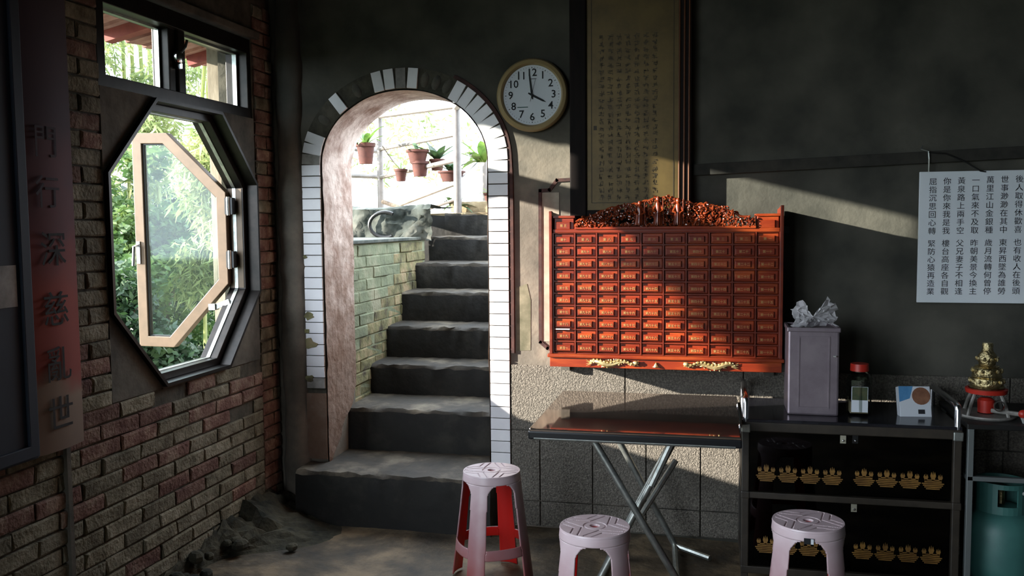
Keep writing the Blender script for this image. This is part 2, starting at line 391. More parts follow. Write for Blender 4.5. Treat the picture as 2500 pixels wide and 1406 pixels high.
# lumpy lime-washed reveal lining the arch (left jamb, vault and right jamb)
prof = [(AX-ARX, z) for z in np.linspace(.2, AZ, 40)] + [arch(PI - PI*i/40) for i in range(1, 40)] + [(AX+ARX, z) for z in np.linspace(AZ, .1, 30)]
b = MB(); NY = 10; n = len(prof)
def lump(u, v, w): return .010*math.sin(9*v+3*w*7)+.007*math.sin(23*v+u*5)+.006*math.sin(41*v+w*31)+.005*math.sin(67*v-w*19)
vs = []
for i, (x, z) in enumerate(prof):
    dx, dz = AX-x, (AZ-z if z > AZ else 0); L = math.hypot(dx, dz); dx /= L; dz /= L
    for j in range(NY+1):
        w = j/NY; th = .006 + max(-.002, lump(x, z, w))*(.35 if 0 < j < NY else .25)
        if x < AX: w *= min(1, max(.08, .12+(z-.27)/.36+.05*math.sin(40*z)))      # the foot of the jamb has broken away
        vs.append((x+dx*th, D-.002+.374*w, z+dz*th))
fs = [(i*(NY+1)+j, i*(NY+1)+j+1, (i+1)*(NY+1)+j+1, (i+1)*(NY+1)+j) for i in range(n-1) for j in range(NY)]
o = b.add(vs, fs).build('arch_reveal', M['reveal'], wall_back, smooth=True); o['label'] = 'pinkish flaking plaster lining of the arch'

# tiles round the arch: each its own piece
TW, TP, TT = .098, .0575, .013
def tile_mesh(name, w, h, m):
    return MB().prism([(-w/2, -h/2), (w/2, -h/2), (w/2, h/2), (-w/2, h/2)], fn, 0, -TT).mesh(name, m, bev=.0015)
tm, tmd = tile_mesh('tile', TW, TP-.004, M['tile']), tile_mesh('tile', TW, TP-.004, M['tile_dirty'])
MB().prism([(-2.073, .3), (AX-ARX, .3), (AX-ARX, AZ), (-2.073, AZ)], fn, D, D-.004).build('mortar_bed', M['mortar'], wall_back)
MB().prism([(AX+ARX, .02), (-.985, .02), (-.985, AZ), (AX+ARX, AZ)], fn, D, D-.004).build('mortar_bed', M['mortar'], wall_back)
z = AZ - TP/2; k = 0
while z > .1:
    if z > .63: place('tile', tm if k not in (19,) else tmd, (-2.017, D-.003, z), parent=wall_back)
    place('tile', tm if z > .28 else tmd, (-1.037, D-.003, z), parent=wall_back)
    z -= TP; k += 1
NT = 25; MR = ARX+TW/2+.002; MZ = ARZ+TW/2+.002
b = MB()
for i in range(40):
    t0, t1 = PI-PI*i/40, PI-PI*(i+1)/40
    b.prism([arch(t0), arch(t1), arch(t1, ARX+TW+.006, ARZ+TW+.006), arch(t0, ARX+TW+.006, ARZ+TW+.006)], fn, D, D-.004)
b.build('mortar_bed', M['mortar'], wall_back)
for i in range(NT):
    if not (i <= 2 or i == 6 or 10 <= i <= 13 or i >= 17): continue
    t = PI - PI*(i+.5)/NT; x, z = arch(t, MR, MZ)
    ang = math.atan2(math.sin(t)/ARZ, math.cos(t)/ARX)
    dirty = i in (12, 0)
    place('tile', tmd if dirty else tm, (x, D-.003, z), (0, -ang, 0), wall_back, scale=(1, 1, .96))
for i in (14, 15, 16, 4, 8):     # lumps of mortar where tiles have dropped off
    t = PI - PI*(i+.5)/NT; x, z = arch(t, MR, MZ)
    MB().blob((x, D, z), (.045, .012, .024), M=Matrix.Rotation(-math.atan2(math.sin(t), math.cos(t)), 3, 'Y')).build('mortar_lump', M['plaster_left'], wall_back, smooth=True)
# chips of plaster over the left tile column
for z, q, xo in ((1.03, .034, -2.05), (.885, .045, -2.05), (.95, .02, -2.06), (1.33, .014, -2.06), (.70, .03, -2.05)):
    P = [(xo+q*random.uniform(.5, 1.25)*math.cos(t), z+q*random.uniform(.4, .8)*math.sin(t)) for t in np.linspace(0, 2*PI, 12)[:-1]]
    MB().prism(P, fn, D, D-.019).build('plaster_chip', M['brick_moss'], wall_back, bev=.002)
MB().prism([(-2.073, .28), (AX-ARX, .28), (AX-ARX, .625), (-2.073, .625)], fn, D, D-.011).build('plaster_patch', M['reveal'], wall_back)
# dark border strip following the right outer edge of the tiles
b = MB(); P = [arch(t, ARX+TW+.012, ARZ+TW+.012) for t in np.linspace(1.05, 0, 14)] + [(-.973, z) for z in np.linspace(1.7, .86, 6)]
for p, q in zip(P, P[1:]):
    d = Vector((q[0]-p[0], q[1]-p[1])).normalized(); nn = Vector((-d.y, d.x))*.009
    b.prism([(p[0]+nn.x, p[1]+nn.y), (q[0]+nn.x, q[1]+nn.y), (q[0]-nn.x, q[1]-nn.y), (p[0]-nn.x, p[1]-nn.y)], fn, D, D-.012)
struct(b.build('trim_1', M['border']), 'dark border strip edging the white arch tiles')
# notched painted moulding left of the drawer cabinet
b = MB(); P = [(-.6, 1.703), (-.75, 1.698), (-.786, 1.652), (-.832, 1.650), (-.835, .916), (-.80, .887), (-.70, .86)]
for p, q in zip(P, P[1:]):
    d = Vector((q[0]-p[0], q[1]-p[1])).normalized(); nn = Vector((-d.y, d.x))*.008; p = (p[0]-d.x*.006, p[1]-d.y*.006); q = (q[0]+d.x*.006, q[1]+d.y*.006)
    b.prism([(p[0]+nn.x, p[1]+nn.y), (q[0]+nn.x, q[1]+nn.y), (q[0]-nn.x, q[1]-nn.y), (p[0]-nn.x, p[1]-nn.y)], fn, D, D-.007)
struct(b.build('trim_2', M['border']), 'dark red notched moulding on the wall beside the drawer cabinet')
MB().prism([(-.955, .87), (-.885, .875), (-.882, 1.12), (-.90, 1.20), (-.955, 1.18)], fn, D, D-.0015).build('painted_panel', M['faded'], wall_back)
MB().prism([(-.828, .92), (-.74, .92), (-.74, 1.64), (-.828, 1.64)], fn, D, D-.003).build('painted_panel', M['faded_pale'], wall_back)
# pebble-dash panels of the lower wall: pieces of the wall with recessed joints
def panel(x0, x1, z0, z1):
    g = .0025
    MB().prism([(x0+g, z0+g), (x1-g, z0+g), (x1-g, z1-g), (x0+g, z1-g)], fn, D+.005, D-.012).build('panel', M['pebble'], wall_back, bev=.003)
lows = [-.985, -.84, -.58, -.323, -.068, .19, .45, .71, .97, 1.23, 1.5, 1.9, 2.4, 3.0, XR]
for a, c in zip(lows, lows[1:]):
    panel(a, c, 0, .128); panel(a, c, .128, .48)
ups = [-.985, -.423, .124, .68, 1.25, 1.9, 2.7, XR]
for a, c in zip(ups, ups[1:]): panel(a, c, .48, .806)
# wooden strip along the right part of the wall
b = MB(); b.add([(-.11, D, 1.706), (XR, D, 1.83), (XR, D, 1.88), (-.11, D, 1.758), (-.11, D-.03, 1.706), (XR, D-.03, 1.83), (XR, D-.03, 1.88), (-.11, D-.03, 1.758)],
      [(0, 1, 2, 3), (4, 7, 6, 5), (0, 4, 5, 1), (3, 2, 6, 7), (0, 3, 7, 4), (1, 5, 6, 2)])
struct(b.build('trim_3', M['strip'], bev=.004), 'dark wooden strip running along the wall above the white board')
# rounded cement pier in the corner
b = MB(); nz = 50; vs = []; fs = []
for j in range(nz+1):
    z = ZC*j/nz; r = .075 + .006*math.sin(9*z) + .004*math.sin(31*z) + (.012 if abs(z-1.29) < .05 else 0)
    for q in range(9):
        a = PI + PI*q/8; vs.append((-2.135+r*math.cos(a), D+.02+r*.9*math.sin(a), z))
for j in range(nz):
    for q in range(8): fs.append((j*9+q, j*9+q+1, (j+1)*9+q+1, (j+1)*9+q))
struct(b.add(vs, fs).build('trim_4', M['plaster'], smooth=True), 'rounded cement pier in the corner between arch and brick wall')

# left wall: body with window opening and doorway, bricks as pieces
WY0, WY1, WZ0, WZ1 = 2.93, 4.06, .83, 2.42
fx = lambda u, v, w: (w, u, v)
b = MB(); A, B_ = XL-.012, XL-.19
for r in ((YF, DOOR[0], -.1, ZC), (DOOR[0], DOOR[1], DOOR[2], ZC), (DOOR[1], WY0, -.1, ZC), (WY0, WY1, -.1, WZ0), (WY0, WY1, WZ1, ZC), (WY1, D+.02, -.1, ZC)):
    b.prism([(r[0], r[2]), (r[1], r[2]), (r[1], r[3]), (r[0], r[3])], fx, A, B_)
wall_left = struct(b.build('wall_left', M['mortar']), 'old brick side wall with an octagonal window')
BR = {}
def brick_mesh(kind, L, H):
    key = (kind, round(L, 3))
    lst = BR.setdefault(key, [])
    if len(lst) < 6:
        j = lambda s: random.uniform(-s, s); vs = []
        for y, ins in ((-.02, 0), (.008, .0), (.012, .006)):
            for sx, sz in ((-1, -1), (1, -1), (1, 1), (-1, 1)):
                vs.append((sx*(L/2-ins)+j(.004), y+(j(.003) if y > .01 else 0), sz*(H/2-ins)+j(.0025)))
        fs = [(0, 1, 5, 4), (1, 2, 6, 5), (2, 3, 7, 6), (3, 0, 4, 7), (4, 5, 9, 8), (5, 6, 10, 9), (6, 7, 11, 10), (7, 4, 8, 11), (8, 9, 10, 11)]
        lst.append(MB().add(vs, fs).mesh('brick', M[kind])); return lst[-1]
    return random.choice(lst)
def bricks(y0, y1, z0, z1, kind, parent, x=XL, rz=-PI/2, H=.064, L=.225, pick=None, skip=0, ax='y', jt=.007):
    k = 0; z = z0 + H/2
    while z < z1 - H*.3:
        u = y0 - (L/2 if k % 2 else 0)
        while u < y1 - .03:
            a, c = max(u, y0), min(u+L, y1)
            if c-a > .05 and random.random() > skip:
                kd = pick((a+c)/2, z) if pick else kind
                p = (x-.012, (a+c)/2, z) if ax == 'y' else ((a+c)/2, x+.012, z)
                place('brick', brick_mesh(kd, c-a-jt, H-jt), (p[0]+(random.uniform(-.004, .003) if ax == 'y' else 0), p[1], p[2]),
                      (random.uniform(-.012, .012), random.uniform(-.012, .012), rz), parent)
            u += L
        z += H; k += 1
def pk(y, z):
    if z > .66: return 'brick_red' if random.random() < .55 else 'brick'
    return 'brick_red' if random.random() < .14 else 'brick'
bricks(2.18, 4.07, .06, WZ0-.01, 'brick', wall_left, pick=pk, skip=.03)
bricks(2.70, WY0, WZ0-.01, 2.5, 'brick', wall_left, pick=lambda y, z: 'brick_red' if random.random() < .15 else 'brick')
# brick pilaster right of the window
bricks(4.07, 4.25, .02, 2.62, 'brick_red', wall_left, pick=lambda y, z: 'brick_red' if random.random() < .7 else 'brick')
# cement ledge line over the transom
MB().box(XL-.02, XL+.02, 2.9, 4.1, 2.405, 2.44).build('ledge', M['plaster_left'], wall_left, bev=.006)
# narrow edge strip of the pier below the couplet board
MB().box(XL-.02, XL+.012, 2.655, 2.675, 0, .74).build('edge_strip', M['plaster_left'], wall_left)
# rubble along the foot of the left wall and in the corner
b = MB(); nu, nv = 60, 14; vs = []
for i in range(nu+1):
    y = 2.0 + 2.2*i/nu
    for j in range(nv+1):
        t = j/nv; wdt = .07 + .05*math.sin(7*y) + (.22 if y > 3.6 else 0)*min(1, (y-3.6)/.4 if y > 3.6 else 0)
        h = (.10 + .04*math.sin(5.3*y+1) + (.07 if y > 3.8 else 0))*(1-t)**1.6
        nse = (random.random()-.5)*.05
        vs.append((XL-.01+t*max(.04, wdt)*1.6, y, max(-.02, h+nse*(1-t))-.012*t))
fs = [(i*(nv+1)+j, (i+1)*(nv+1)+j, (i+1)*(nv+1)+j+1, i*(nv+1)+j+1) for i in range(nu) for j in range(nv)]
rub = struct(b.add(vs, fs).build('floor_rubble', M['rubble']), 'mossy rubble heaped along the foot of the brick wall')
for i in range(34):
    y = random.uniform(2.4, 4.15); x = XL+.03+random.random()*(.12 if y < 3.7 else .34); q = random.uniform(.012, .04)
    MB().blob((x, y, q*.5+max(0, .10-(x-XL)*.5)*.6), (q*1.3, q, q*.8), 7, 5, Matrix.Rotation(random.uniform(0, 3), 3, 'Z')).build('stone', M['rubble'], rub)

# ------------------------------------------------------------ windows
OC = [(3.269, .886), (3.722, .886), (3.998, 1.188), (3.998, 1.677), (3.722, 1.964), (3.269, 1.964), (2.981, 1.677), (2.981, 1.188)]
oc_c = (3.4895, 1.425)
def grow(P, d):
    n = len(P); out = []
    for i in range(n):
        p0, p1, p2 = Vector(P[i-1]), Vector(P[i]), Vector(P[(i+1) % n])
        a = (p1-p0).normalized(); c = (p2-p1).normalized(); na = Vector((a.y, -a.x)); nc = Vector((c.y, -c.x)); h = (na+nc).normalized()
        out.append(tuple(p1 + h*d/max(.3, h.dot(na))))
    return out
win1 = struct(MB().ring(grow(OC, .035), grow(OC, .004), fx, -2.35, -2.262).build('window_1', M['bronze'], bev=.002), 'dark octagonal window frame')
MB().ring(grow(OC, .012), grow(OC, 0), fx, -2.318, -2.30).build('track', M['steel'], win1)
MB().ring(grow(OC, .05), grow(OC, .036), fx, -2.30, -2.203).build('frame_lip', M['bronze'], win1)
MB().box(-2.342, -2.27, 4.0, 4.012, 1.19, 1.675).build('stop_strip', M['sash'], win1)
# corner panels of cement around the octagon
oo = grow(OC, .05); SQ = [(WY0, WZ0), (WY1, WZ0), (WY1, 2.018), (WY0, 2.018)]
for i, (a, c, sq) in enumerate(((7, 0, 0), (1, 2, 1), (3, 4, 2), (5, 6, 3))):
    pa, pc = oo[a], oo[c]; q = SQ[sq]
    MB().prism([pa, (q[0] if sq in (0, 2) else pa[0], pa[1] if sq in (0, 2) else q[1]), q, (pc[0] if sq in (0, 2) else q[0], q[1] if sq in (0, 2) else pc[1]), pc], fx, -2.36, -2.225).build('corner_panel', M['plaster_left'], wall_left)
MB().box(-2.36, -2.225, oo[0][0], oo[1][0], WZ0-.005, oo[0][1]).build('sill_strip', M['plaster_left'], wall_left)
MB().box(-2.36, -2.225, WY0-.005, oo[7][0], oo[7][1], oo[6][1]).build('jamb_strip', M['plaster_left'], wall_left)
MB().box(-2.36, -2.225, oo[2][0], WY1+.01, oo[2][1], oo[3][1]).build('jamb_strip', M['plaster_left'], wall_left)
# casement leaf swung out at a right angle
def leaf(name, y, hinge, mp, label):
    r = thing(name, label, 'window sash', (hinge, y, .9))
    r['kind'] = 'structure'
    H = [(0, .003), (.195, .0), (.506, .322), (.506, .766), (.194, 1.063), (.0, 1.068)]
    P = [(hinge-(.506-u), .89+v) for u, v in H]
    I = grow(P, -.052)
    MB().ring(P, I, mp, y-.022, y+.022).build('sash_frame', M['sash'], r, bev=.003)
    MB().prism(grow(P, -.048), mp, y-.003, y+.003).build('pane', M['glass_sash'], r)
    MB().ring(grow(P, -.05), grow(P, -.058), mp, y-.010, y+.010).build('gasket', M['black'], r)
    return r, P
lf, P = leaf('window_sash', 3.985, -2.334, lambda u, v, w: (u, w, v), 'tan half-octagon window sash swung open outside the window')
h = MB(); h.box(-2.832, -2.812, 3.955, 3.965, 1.31, 1.42); h.tube([(-2.822, 3.955, 1.40), (-2.822, 3.925, 1.395), (-2.822, 3.915, 1.30)], .009)
h.build('handle', M['chrome'], lf, smooth=True)
for z in (1.59, 1.33):
    MB().box(-2.336, -2.296, 3.955, 3.985, z-.04, z+.04).build('hinge', M['black'], lf)
    MB().tube([(-2.315, 3.952, z-.045), (-2.315, 3.952, z+.045)], .008).build('hinge_pin', M['steel'], lf)
a = MB(); a.box(-2.40, -2.31, 3.93, 3.945, 1.10, 1.125, Matrix.Translation((-2.355, 3.93, 1.11)) @ Matrix.Rotation(-.35, 4, 'Y') @ Matrix.Translation((2.355, -3.93, -1.11)))
a.box(-2.42, -2.385, 3.92, 3.96, 1.085, 1.115); a.build('stay_arm', M['steel'], lf)
lf2, _ = leaf('window_sash', 2.965, -2.334, lambda u, v, w: (-2.44+(w-2.965), 2.955+(u+2.334), v), 'tan half-octagon window sash folded back flat against the outside of the brick wall')
# transom window
win2 = struct(MB().ring([(2.935, 2.018), (4.075, 2.018), (4.075, 2.40), (2.935, 2.40)], [(2.983, 2.066), (4.03, 2.066), (4.03, 2.33), (2.983, 2.33)], fx, -2.35, -2.235).build('window_2', M['bronze'], bev=.003), 'dark two-pane transom window frame')
MB().box(-2.34, -2.26, 3.426, 3.472, 2.06, 2.34).build('mullion', M['bronze'], win2, bev=.004)
MB().box(-2.32, -2.25, 3.478, 3.532, 2.06, 2.34).build('mullion', M['bronze'], win2, bev=.006)
for a0, a1, x in ((2.983, 3.43, -2.31), (3.53, 4.03, -2.295)):
    p = MB().box(x-.003, x+.003, a0, a1, 2.066, 2.33).build('pane', M['glass'], win2)
    MB().ring([(a0, 2.066), (a1, 2.066), (a1, 2.33), (a0, 2.33)], [(a0+.008, 2.074), (a1-.018, 2.074), (a1-.018, 2.322), (a0+.008, 2.322)], fx, x-.01, x+.012).build('pane_bead', M['steel'], p)
l_ = MB(); l_.lathe([(0, 0), (.03, 0), (.03, .012), (.02, .018), (0, .018)], (-2.252, 3.478, 2.215), 16, 'x'); l_.tube([(-2.236, 3.478, 2.235), (-2.225, 3.495, 2.26), (-2.222, 3.505, 2.29)], .006)
l_.box(-2.252, -2.225, 3.468, 3.488, 2.165, 2.185); l_.build('latch', M['chrome'], win2, smooth=True)

# ------------------------------------------------------------ couplet board and dark board on the left wall
cb = thing('couplet_board', 'tall wooden couplet board with black characters on worn red paint', 'sign', (-2.17, 2.575, .745))
def board_mat():
    m = mat('worn red couplet paint', '5c2a28', '7a463e', scale=9, rough=.85)
    n = m.node_tree.nodes; l = m.node_tree.links; b = n['Principled BSDF']
    g = n.new('ShaderNodeNewGeometry'); s = n.new('ShaderNodeSeparateXYZ'); l.new(g.outputs['Position'], s.inputs[0])
    no = n.new('ShaderNodeTexNoise'); no.inputs['Scale'].default_value = 5; l.new(g.outputs['Position'], no.inputs['Vector'])
    ad = n.new('ShaderNodeMath'); ad.operation = 'MULTIPLY_ADD'; ad.inputs[1].default_value = .45; l.new(no.outputs['Fac'], ad.inputs[0]); l.new(s.outputs['Z'], ad.inputs[2])
    r = n.new('ShaderNodeValToRGB'); mr = n.new('ShaderNodeMapRange'); mr.inputs['From Min'].default_value = .9; mr.inputs['From Max'].default_value = 2.6
    l.new(ad.outputs[0], mr.inputs['Value']); l.new(mr.outputs[0], r.inputs['Fac'])
    e = r.color_ramp.elements; e[0].position = 0; e[0].color = srgb('6e5a4e'); e[1].position = 1; e[1].color = srgb('3e3440')
    for p, c in ((.13, '86705f'), (.2, '8a3a30'), (.34, '96453a'), (.5, '6b4044'), (.68, '4a3a42')): x = e.new(p); x.color = srgb(c)
    l.new(r.outputs[0], b.inputs['Base Color']); return m
b = MB(); n = 12; poly = [(2.452+.248*i/n, -2.172+.016*math.sin(PI*i/n)) for i in range(n+1)] + [(2.70, -2.205), (2.452, -2.205)]
b.prism(poly, lambda u, v, w: (v, u, w), .745, 2.9); b.build('plank', board_mat(), cb, smooth=True)
join_text('character', [(c, (-2.153, 2.572, z)) for c, z in zip('深慈亂世', (1.416, 1.215, 1.03, .862))], M['ink_soft'], cb, FACEX, .125)
join_text('character', [(c, (-2.1535, 2.558, z)) for c, z in zip('門行', (1.771, 1.605))], M['ink_faint'], cb, FACEX, .115)
db = thing('hanging_board', 'dark blue painted board hanging at the left edge beside the couplet board', 'board', (-2.15, 2.2, .75))
MB().box(-2.205, -2.14, 1.95, 2.449, .75, 2.9).build('panel', M['wood_dark'], db, bev=.006)
MB().ring([(1.96, .76), (2.44, .76), (2.44, 2.89), (1.96, 2.89)], [(2.0, .8), (2.40, .8), (2.40, 2.85), (2.0, 2.85)], fx, -2.14, -2.128).build('frame', M['wood_dark'], db, bev=.003)
MB().box(-2.1405, -2.137, 2.30, 2.385, 1.25, 1.38).build('note', M['tile_dirty'], db)

# ------------------------------------------------------------ stairs beyond the arch
stairs = thing('stone_staircase', 'blackened stone steps climbing out through the arch', 'staircase', (-1.5, 4.08, 0))
SY = [4.08, 4.522, 4.911, 5.183, 5.467, 5.745, 6.062, 6.45, 7.3]; SZ = [.265, .499, .676, .869, 1.058, 1.231, 1.401, 1.571]
def rough_box(x0, x1, y0, y1, z0, z1, nx, amp):
    """block with a worn, uneven nosing"""
    b = MB(); vs = []; fs = []; prof = [(y0, z0), (y0-.004, (z0+z1)/2), (y0, z1-.02), (y0+.012, z1-.003), (y0+.08, z1), (y1, z1+.004), (y1, z0)]
    k = len(prof)
    for i in range(nx+1):
        x = x0 + (x1-x0)*i/nx
        for q, (y, z) in enumerate(prof):
            a = amp if q in (1, 2, 3, 4) else amp*.3
            vs.append((x, y+random.uniform(-a, a), z+random.uniform(-a, a)*(.6 if q > 0 and q < 6 else 0)))
    for i in range(nx):
        for q in range(k): fs.append((i*k+q, i*k+(q+1) % k, (i+1)*k+(q+1) % k, (i+1)*k+q))
    fs += [tuple(range(k)), tuple(range(nx*k, nx*k+k))[::-1]]
    b.add(vs, fs)
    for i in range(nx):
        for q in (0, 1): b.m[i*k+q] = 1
    return b
for i in range(8):
    x0 = -2.06 if i == 0 else -1.99
    zb = -.05 if i == 0 else SZ[i-1]-.12
    rough_box(x0, -1.02 if i else -1.05, SY[i], SY[i+1]+.06, zb, SZ[i], 26, .009).build('step', [M['tread'], M['stone']], stairs, smooth=True)
# green-washed brick wall left of the stairs
sw = struct(MB().box(-2.62, -1.985, D+.37, 5.95, -.6, 1.40).build('wall_stair_left', M['brick_green']), 'green washed brick wall beside the stone steps')
def pg(y, z):
    s = .35 + (y-4.5)*.62        # plaster line climbs with the stairs
    if z > s+.3 and y < 5.45+random.uniform(-.1, .1): return 'brick_green'
    return 'brick_moss'
bricks(D+.38, 5.95, .32, 1.385, 'brick_green', sw, x=-1.980, H=.066, L=.23, pick=pg, jt=.003)
MB().box(-2.62, -1.965, D+.37, 5.96, 1.385, 1.405).build('coping', M['rock'], sw, bev=.005)
struct(MB().box(-1.0, -.8, D+.37, 8.0, -.6, 1.62).build('wall_stair_bounce', M['plaster']))  # unseen wall added to bounce sunlight onto the arch reveal
# rough rock on the ledge with a black hose loop
b = MB(); nu, nv = 34, 12; vs = []
def rk(): return random.uniform(-.008, .008)
for j in range(nv+1):
    for i in range(nu+1):
        x = -2.60+.71*i/nu; z = 1.38+.235*j/nv
        vs.append((x+rk(), 5.80+rk()+.018*math.sin(11*x+7*z)+.012*math.sin(29*x-17*z)+(.03 if j == nv else 0), z+rk()*.5+.012*math.sin(9*x)*(j == nv)))
for j in range(2):
    for i in range(nu+1): vs.append((-2.60+.71*i/nu+rk(), 6.1+.3*j, 1.61+rk()))
R_ = nv+3
fs = [(j*(nu+1)+i, j*(nu+1)+i+1, (j+1)*(nu+1)+i+1, (j+1)*(nu+1)+i) for j in range(R_-1) for i in range(nu)]
rock = tag(b.add(vs, fs).build('rock_block', M['rock'], smooth=True), 'rough grey rock block on the ledge above the green brick wall', 'rock')
hs = [(-2.20+.11*math.cos(t), 5.755, 1.49+.085*math.sin(t)) for t in np.linspace(1.0, 5.2, 18)]
tag(MB().tube(hs, .013, 8).build('black_hose', M['black'], smooth=True), 'loop of black hose lying against the rock above the green wall', 'hose')
struct(rough_box(-3.5, 1.0, 6.45, 13, .6, 1.571, 20, .02).build('ground_terrace', [M['soil'], M['stone']]), 'earth terrace at the top of the steps')
tag(rough_box(-1.97, -1.3, 6.55, 6.9, 1.55, 1.66, 12, .01).build('stone_ledge', [M['soil'], M['soil']], smooth=True), 'sunlit stone ledge at the top of the steps under the plants', 'ledge')

# white pipe frame with hanging plants
gf = thing('pipe_frame', 'white painted pipe frame of a plant shelter above the steps', 'frame', (-2.4, 7.0, 1.57))
Aq, Bq, Cq = Vector((-2.90, 7.5, 0)), Vector((-1.90, 6.5, 0)), Vector((-2.05, 7.9, 0))
def at(p, z): return (p.x, p.y, z)
for p, r, h in ((Aq, .028, 2.47), (Bq, .03, 2.36), (Cq, .024, 2.55)):
    MB().tube([at(p, 1.55), at(p, h)], r, 10).build('post', M['white_metal'], gf, smooth=True)
def rail(p, q, r=.02):
    MB().tube([p, q], r, 8).build('rail', M['white_metal'], gf, smooth=True)
rail(at(Aq, 2.44), at(Bq, 2.37), .026)
rail(at(Aq, 2.15), at(Bq, 2.16)); rail(at(Aq, 1.905), at(Bq, 1.97)); rail((-2.6, 7.2, 1.66), at(Bq, 1.80))
rail(at(Aq, 2.13), (-3.6, 7.6, 2.22)); rail(at(Aq, 1.91), (-3.7, 7.7, 1.96))
rail(at(Bq, 2.36), (-1.55, 5.6, 2.36), .03)
for a0, a1 in ((1.93, 2.2), (1.80, 2.1)):
    MB().tube([at(Bq, a0), at(Cq, a1)], .010, 6).build('brace', M['white_metal'], gf, smooth=True)
rail(at(Bq, 1.68), (-2.3, 6.7, 1.58), .014)

def leaf_blade(b, base, tip, w, sag=.0, n=6, fold=.25):
    base, tip = Vector(base), Vector(tip); d = tip-base; sd = d.cross(Vector((0, 0, 1)))
    sd = sd.normalized() if sd.length > 1e-4 else Vector((1, 0, 0))
    upv = sd.cross(d).normalized(); vs = []
    for i in range(n+1):
        t = i/n; c = base + d*t + Vector((0, 0, -sag*t*t)); ww = w*math.sin(PI*(.08+.92*t)**.8)*.5
        vs += [c - sd*ww + upv*ww*fold, c, c + sd*ww + upv*ww*fold]
    fs = []
    for i in range(n):
        k = i*3; fs += [(k, k+1, k+4, k+3), (k+1, k+2, k+5, k+4)]
    b.add(vs, fs)
def pot(name, label, c, r, h, leaves, cat='potted plant', lw=.05, ll=.25, sag=.08, leafmat='leaf', spread=1.0, group=None, stems=False):
    t = thing(name, label, cat, c, group=group); x, y, z = c
    MB().lathe([(0, 0), (r*.72, 0), (r*.95, h*.82), (r*1.08, h*.82), (r*1.1, h), (r*.95, h), (r*.9, h*.85), (0, h*.85)], c, 18).build('pot', M['terracotta'], t, smooth=True)
    for i in range(leaves):
        a = 2*PI*i/leaves + random.uniform(-.3, .3); L = ll*random.uniform(.7, 1.1); e = random.uniform(.3, 1.1)
        tip = (x+math.cos(a)*L*spread*math.cos(e), y+math.sin(a)*L*spread*math.cos(e), z+h+L*math.sin(e))
        b = MB(); leaf_blade(b, (x, y, z+h*.85), tip, lw, sag); b.build('leaf', M[leafmat], t, smooth=True)
    return t
pot('potted_orchid', 'terracotta pot with arching strap leaves hanging at the left side of the arch', (-2.83, 7.0, 1.99), .075, .17, 9, ll=.30, lw=.05, sag=.14)
p2 = pot('hanging_pot', 'reddish brown hanging pot in the middle of the pipe frame', (-2.33, 6.85, 1.98), .085, .10, 3, ll=.2, lw=.04)
MB().lathe([(0, 0), (.05, 0), (.065, .10), (.075, .10), (.075, .12), (0, .12)], (-2.315, 6.86, 1.87), 16).build('lower_pot', M['terracotta'], p2, smooth=True)
p3 = pot('small_pot', 'small terracotta pot hooked on the lower rail with a thin bare stem', (-2.52, 6.98, 1.84), .05, .10, 3, ll=.16, lw=.015)
MB().tube([(-2.52, 6.98, 1.92), (-2.62, 7.05, 2.02), (-2.72, 7.1, 2.14)], .006, 6).build('stem', M['bark'], p3)
def big_plant(name, label, c, n, ll, lw, sag, leafmat='leaf', aim=None):
    t = thing(name, label, 'plant', c)
    for i in range(n):
        a = 2*PI*i/n + random.uniform(-.4, .4); L = ll*random.uniform(.75, 1.1); e = random.uniform(.15, 1.2)
        b = MB(); base = Vector(c) + Vector((random.uniform(-.03, .03), random.uniform(-.03, .03), 0))
        leaf_blade(b, base, base + Vector((math.cos(a)*math.cos(e)*L, math.sin(a)*math.cos(e)*L, math.sin(e)*L)), lw, sag)
        b.build('leaf', M[leafmat], t, smooth=True)
    return t
pot('potted_fern', 'shallow pot of dark leafy plant beside the right pipe post', (-2.02, 6.75, 1.82), .10, .08, 10, ll=.22, lw=.06, sag=.06, leafmat='leaf_dark')
pot('potted_lily', 'pot of broad upright green leaves at the centre right of the pipe frame', (-2.20, 6.95, 1.92), .06, .09, 8, ll=.28, lw=.07, sag=.05, leafmat='leaf_dark')
big_plant('broad_leaf_plant', 'bright broad-leaved plant against the right edge of the arch', (-1.93, 7.3, 2.0), 12, .36, .09, .12, 'leaf')
pot('potted_cactus', 'clay pot standing on the sunlit ledge at the right edge of the arch', (-1.70, 6.7, 1.655), .05, .07, 7, ll=.14, lw=.03)
big_plant('trailing_weeds', 'low trailing weeds on the ledge beside the right pipe post', (-1.95, 6.58, 1.62), 14, .20, .035, .10, 'leaf_mid')
tag(MB().tube([(-2.42, 6.3, 1.66), (-2.22, 6.2, 1.60)], .017, 8).build('fallen_branch', M['bark']), 'short grey branch lying on the rock above the green wall', 'branch')

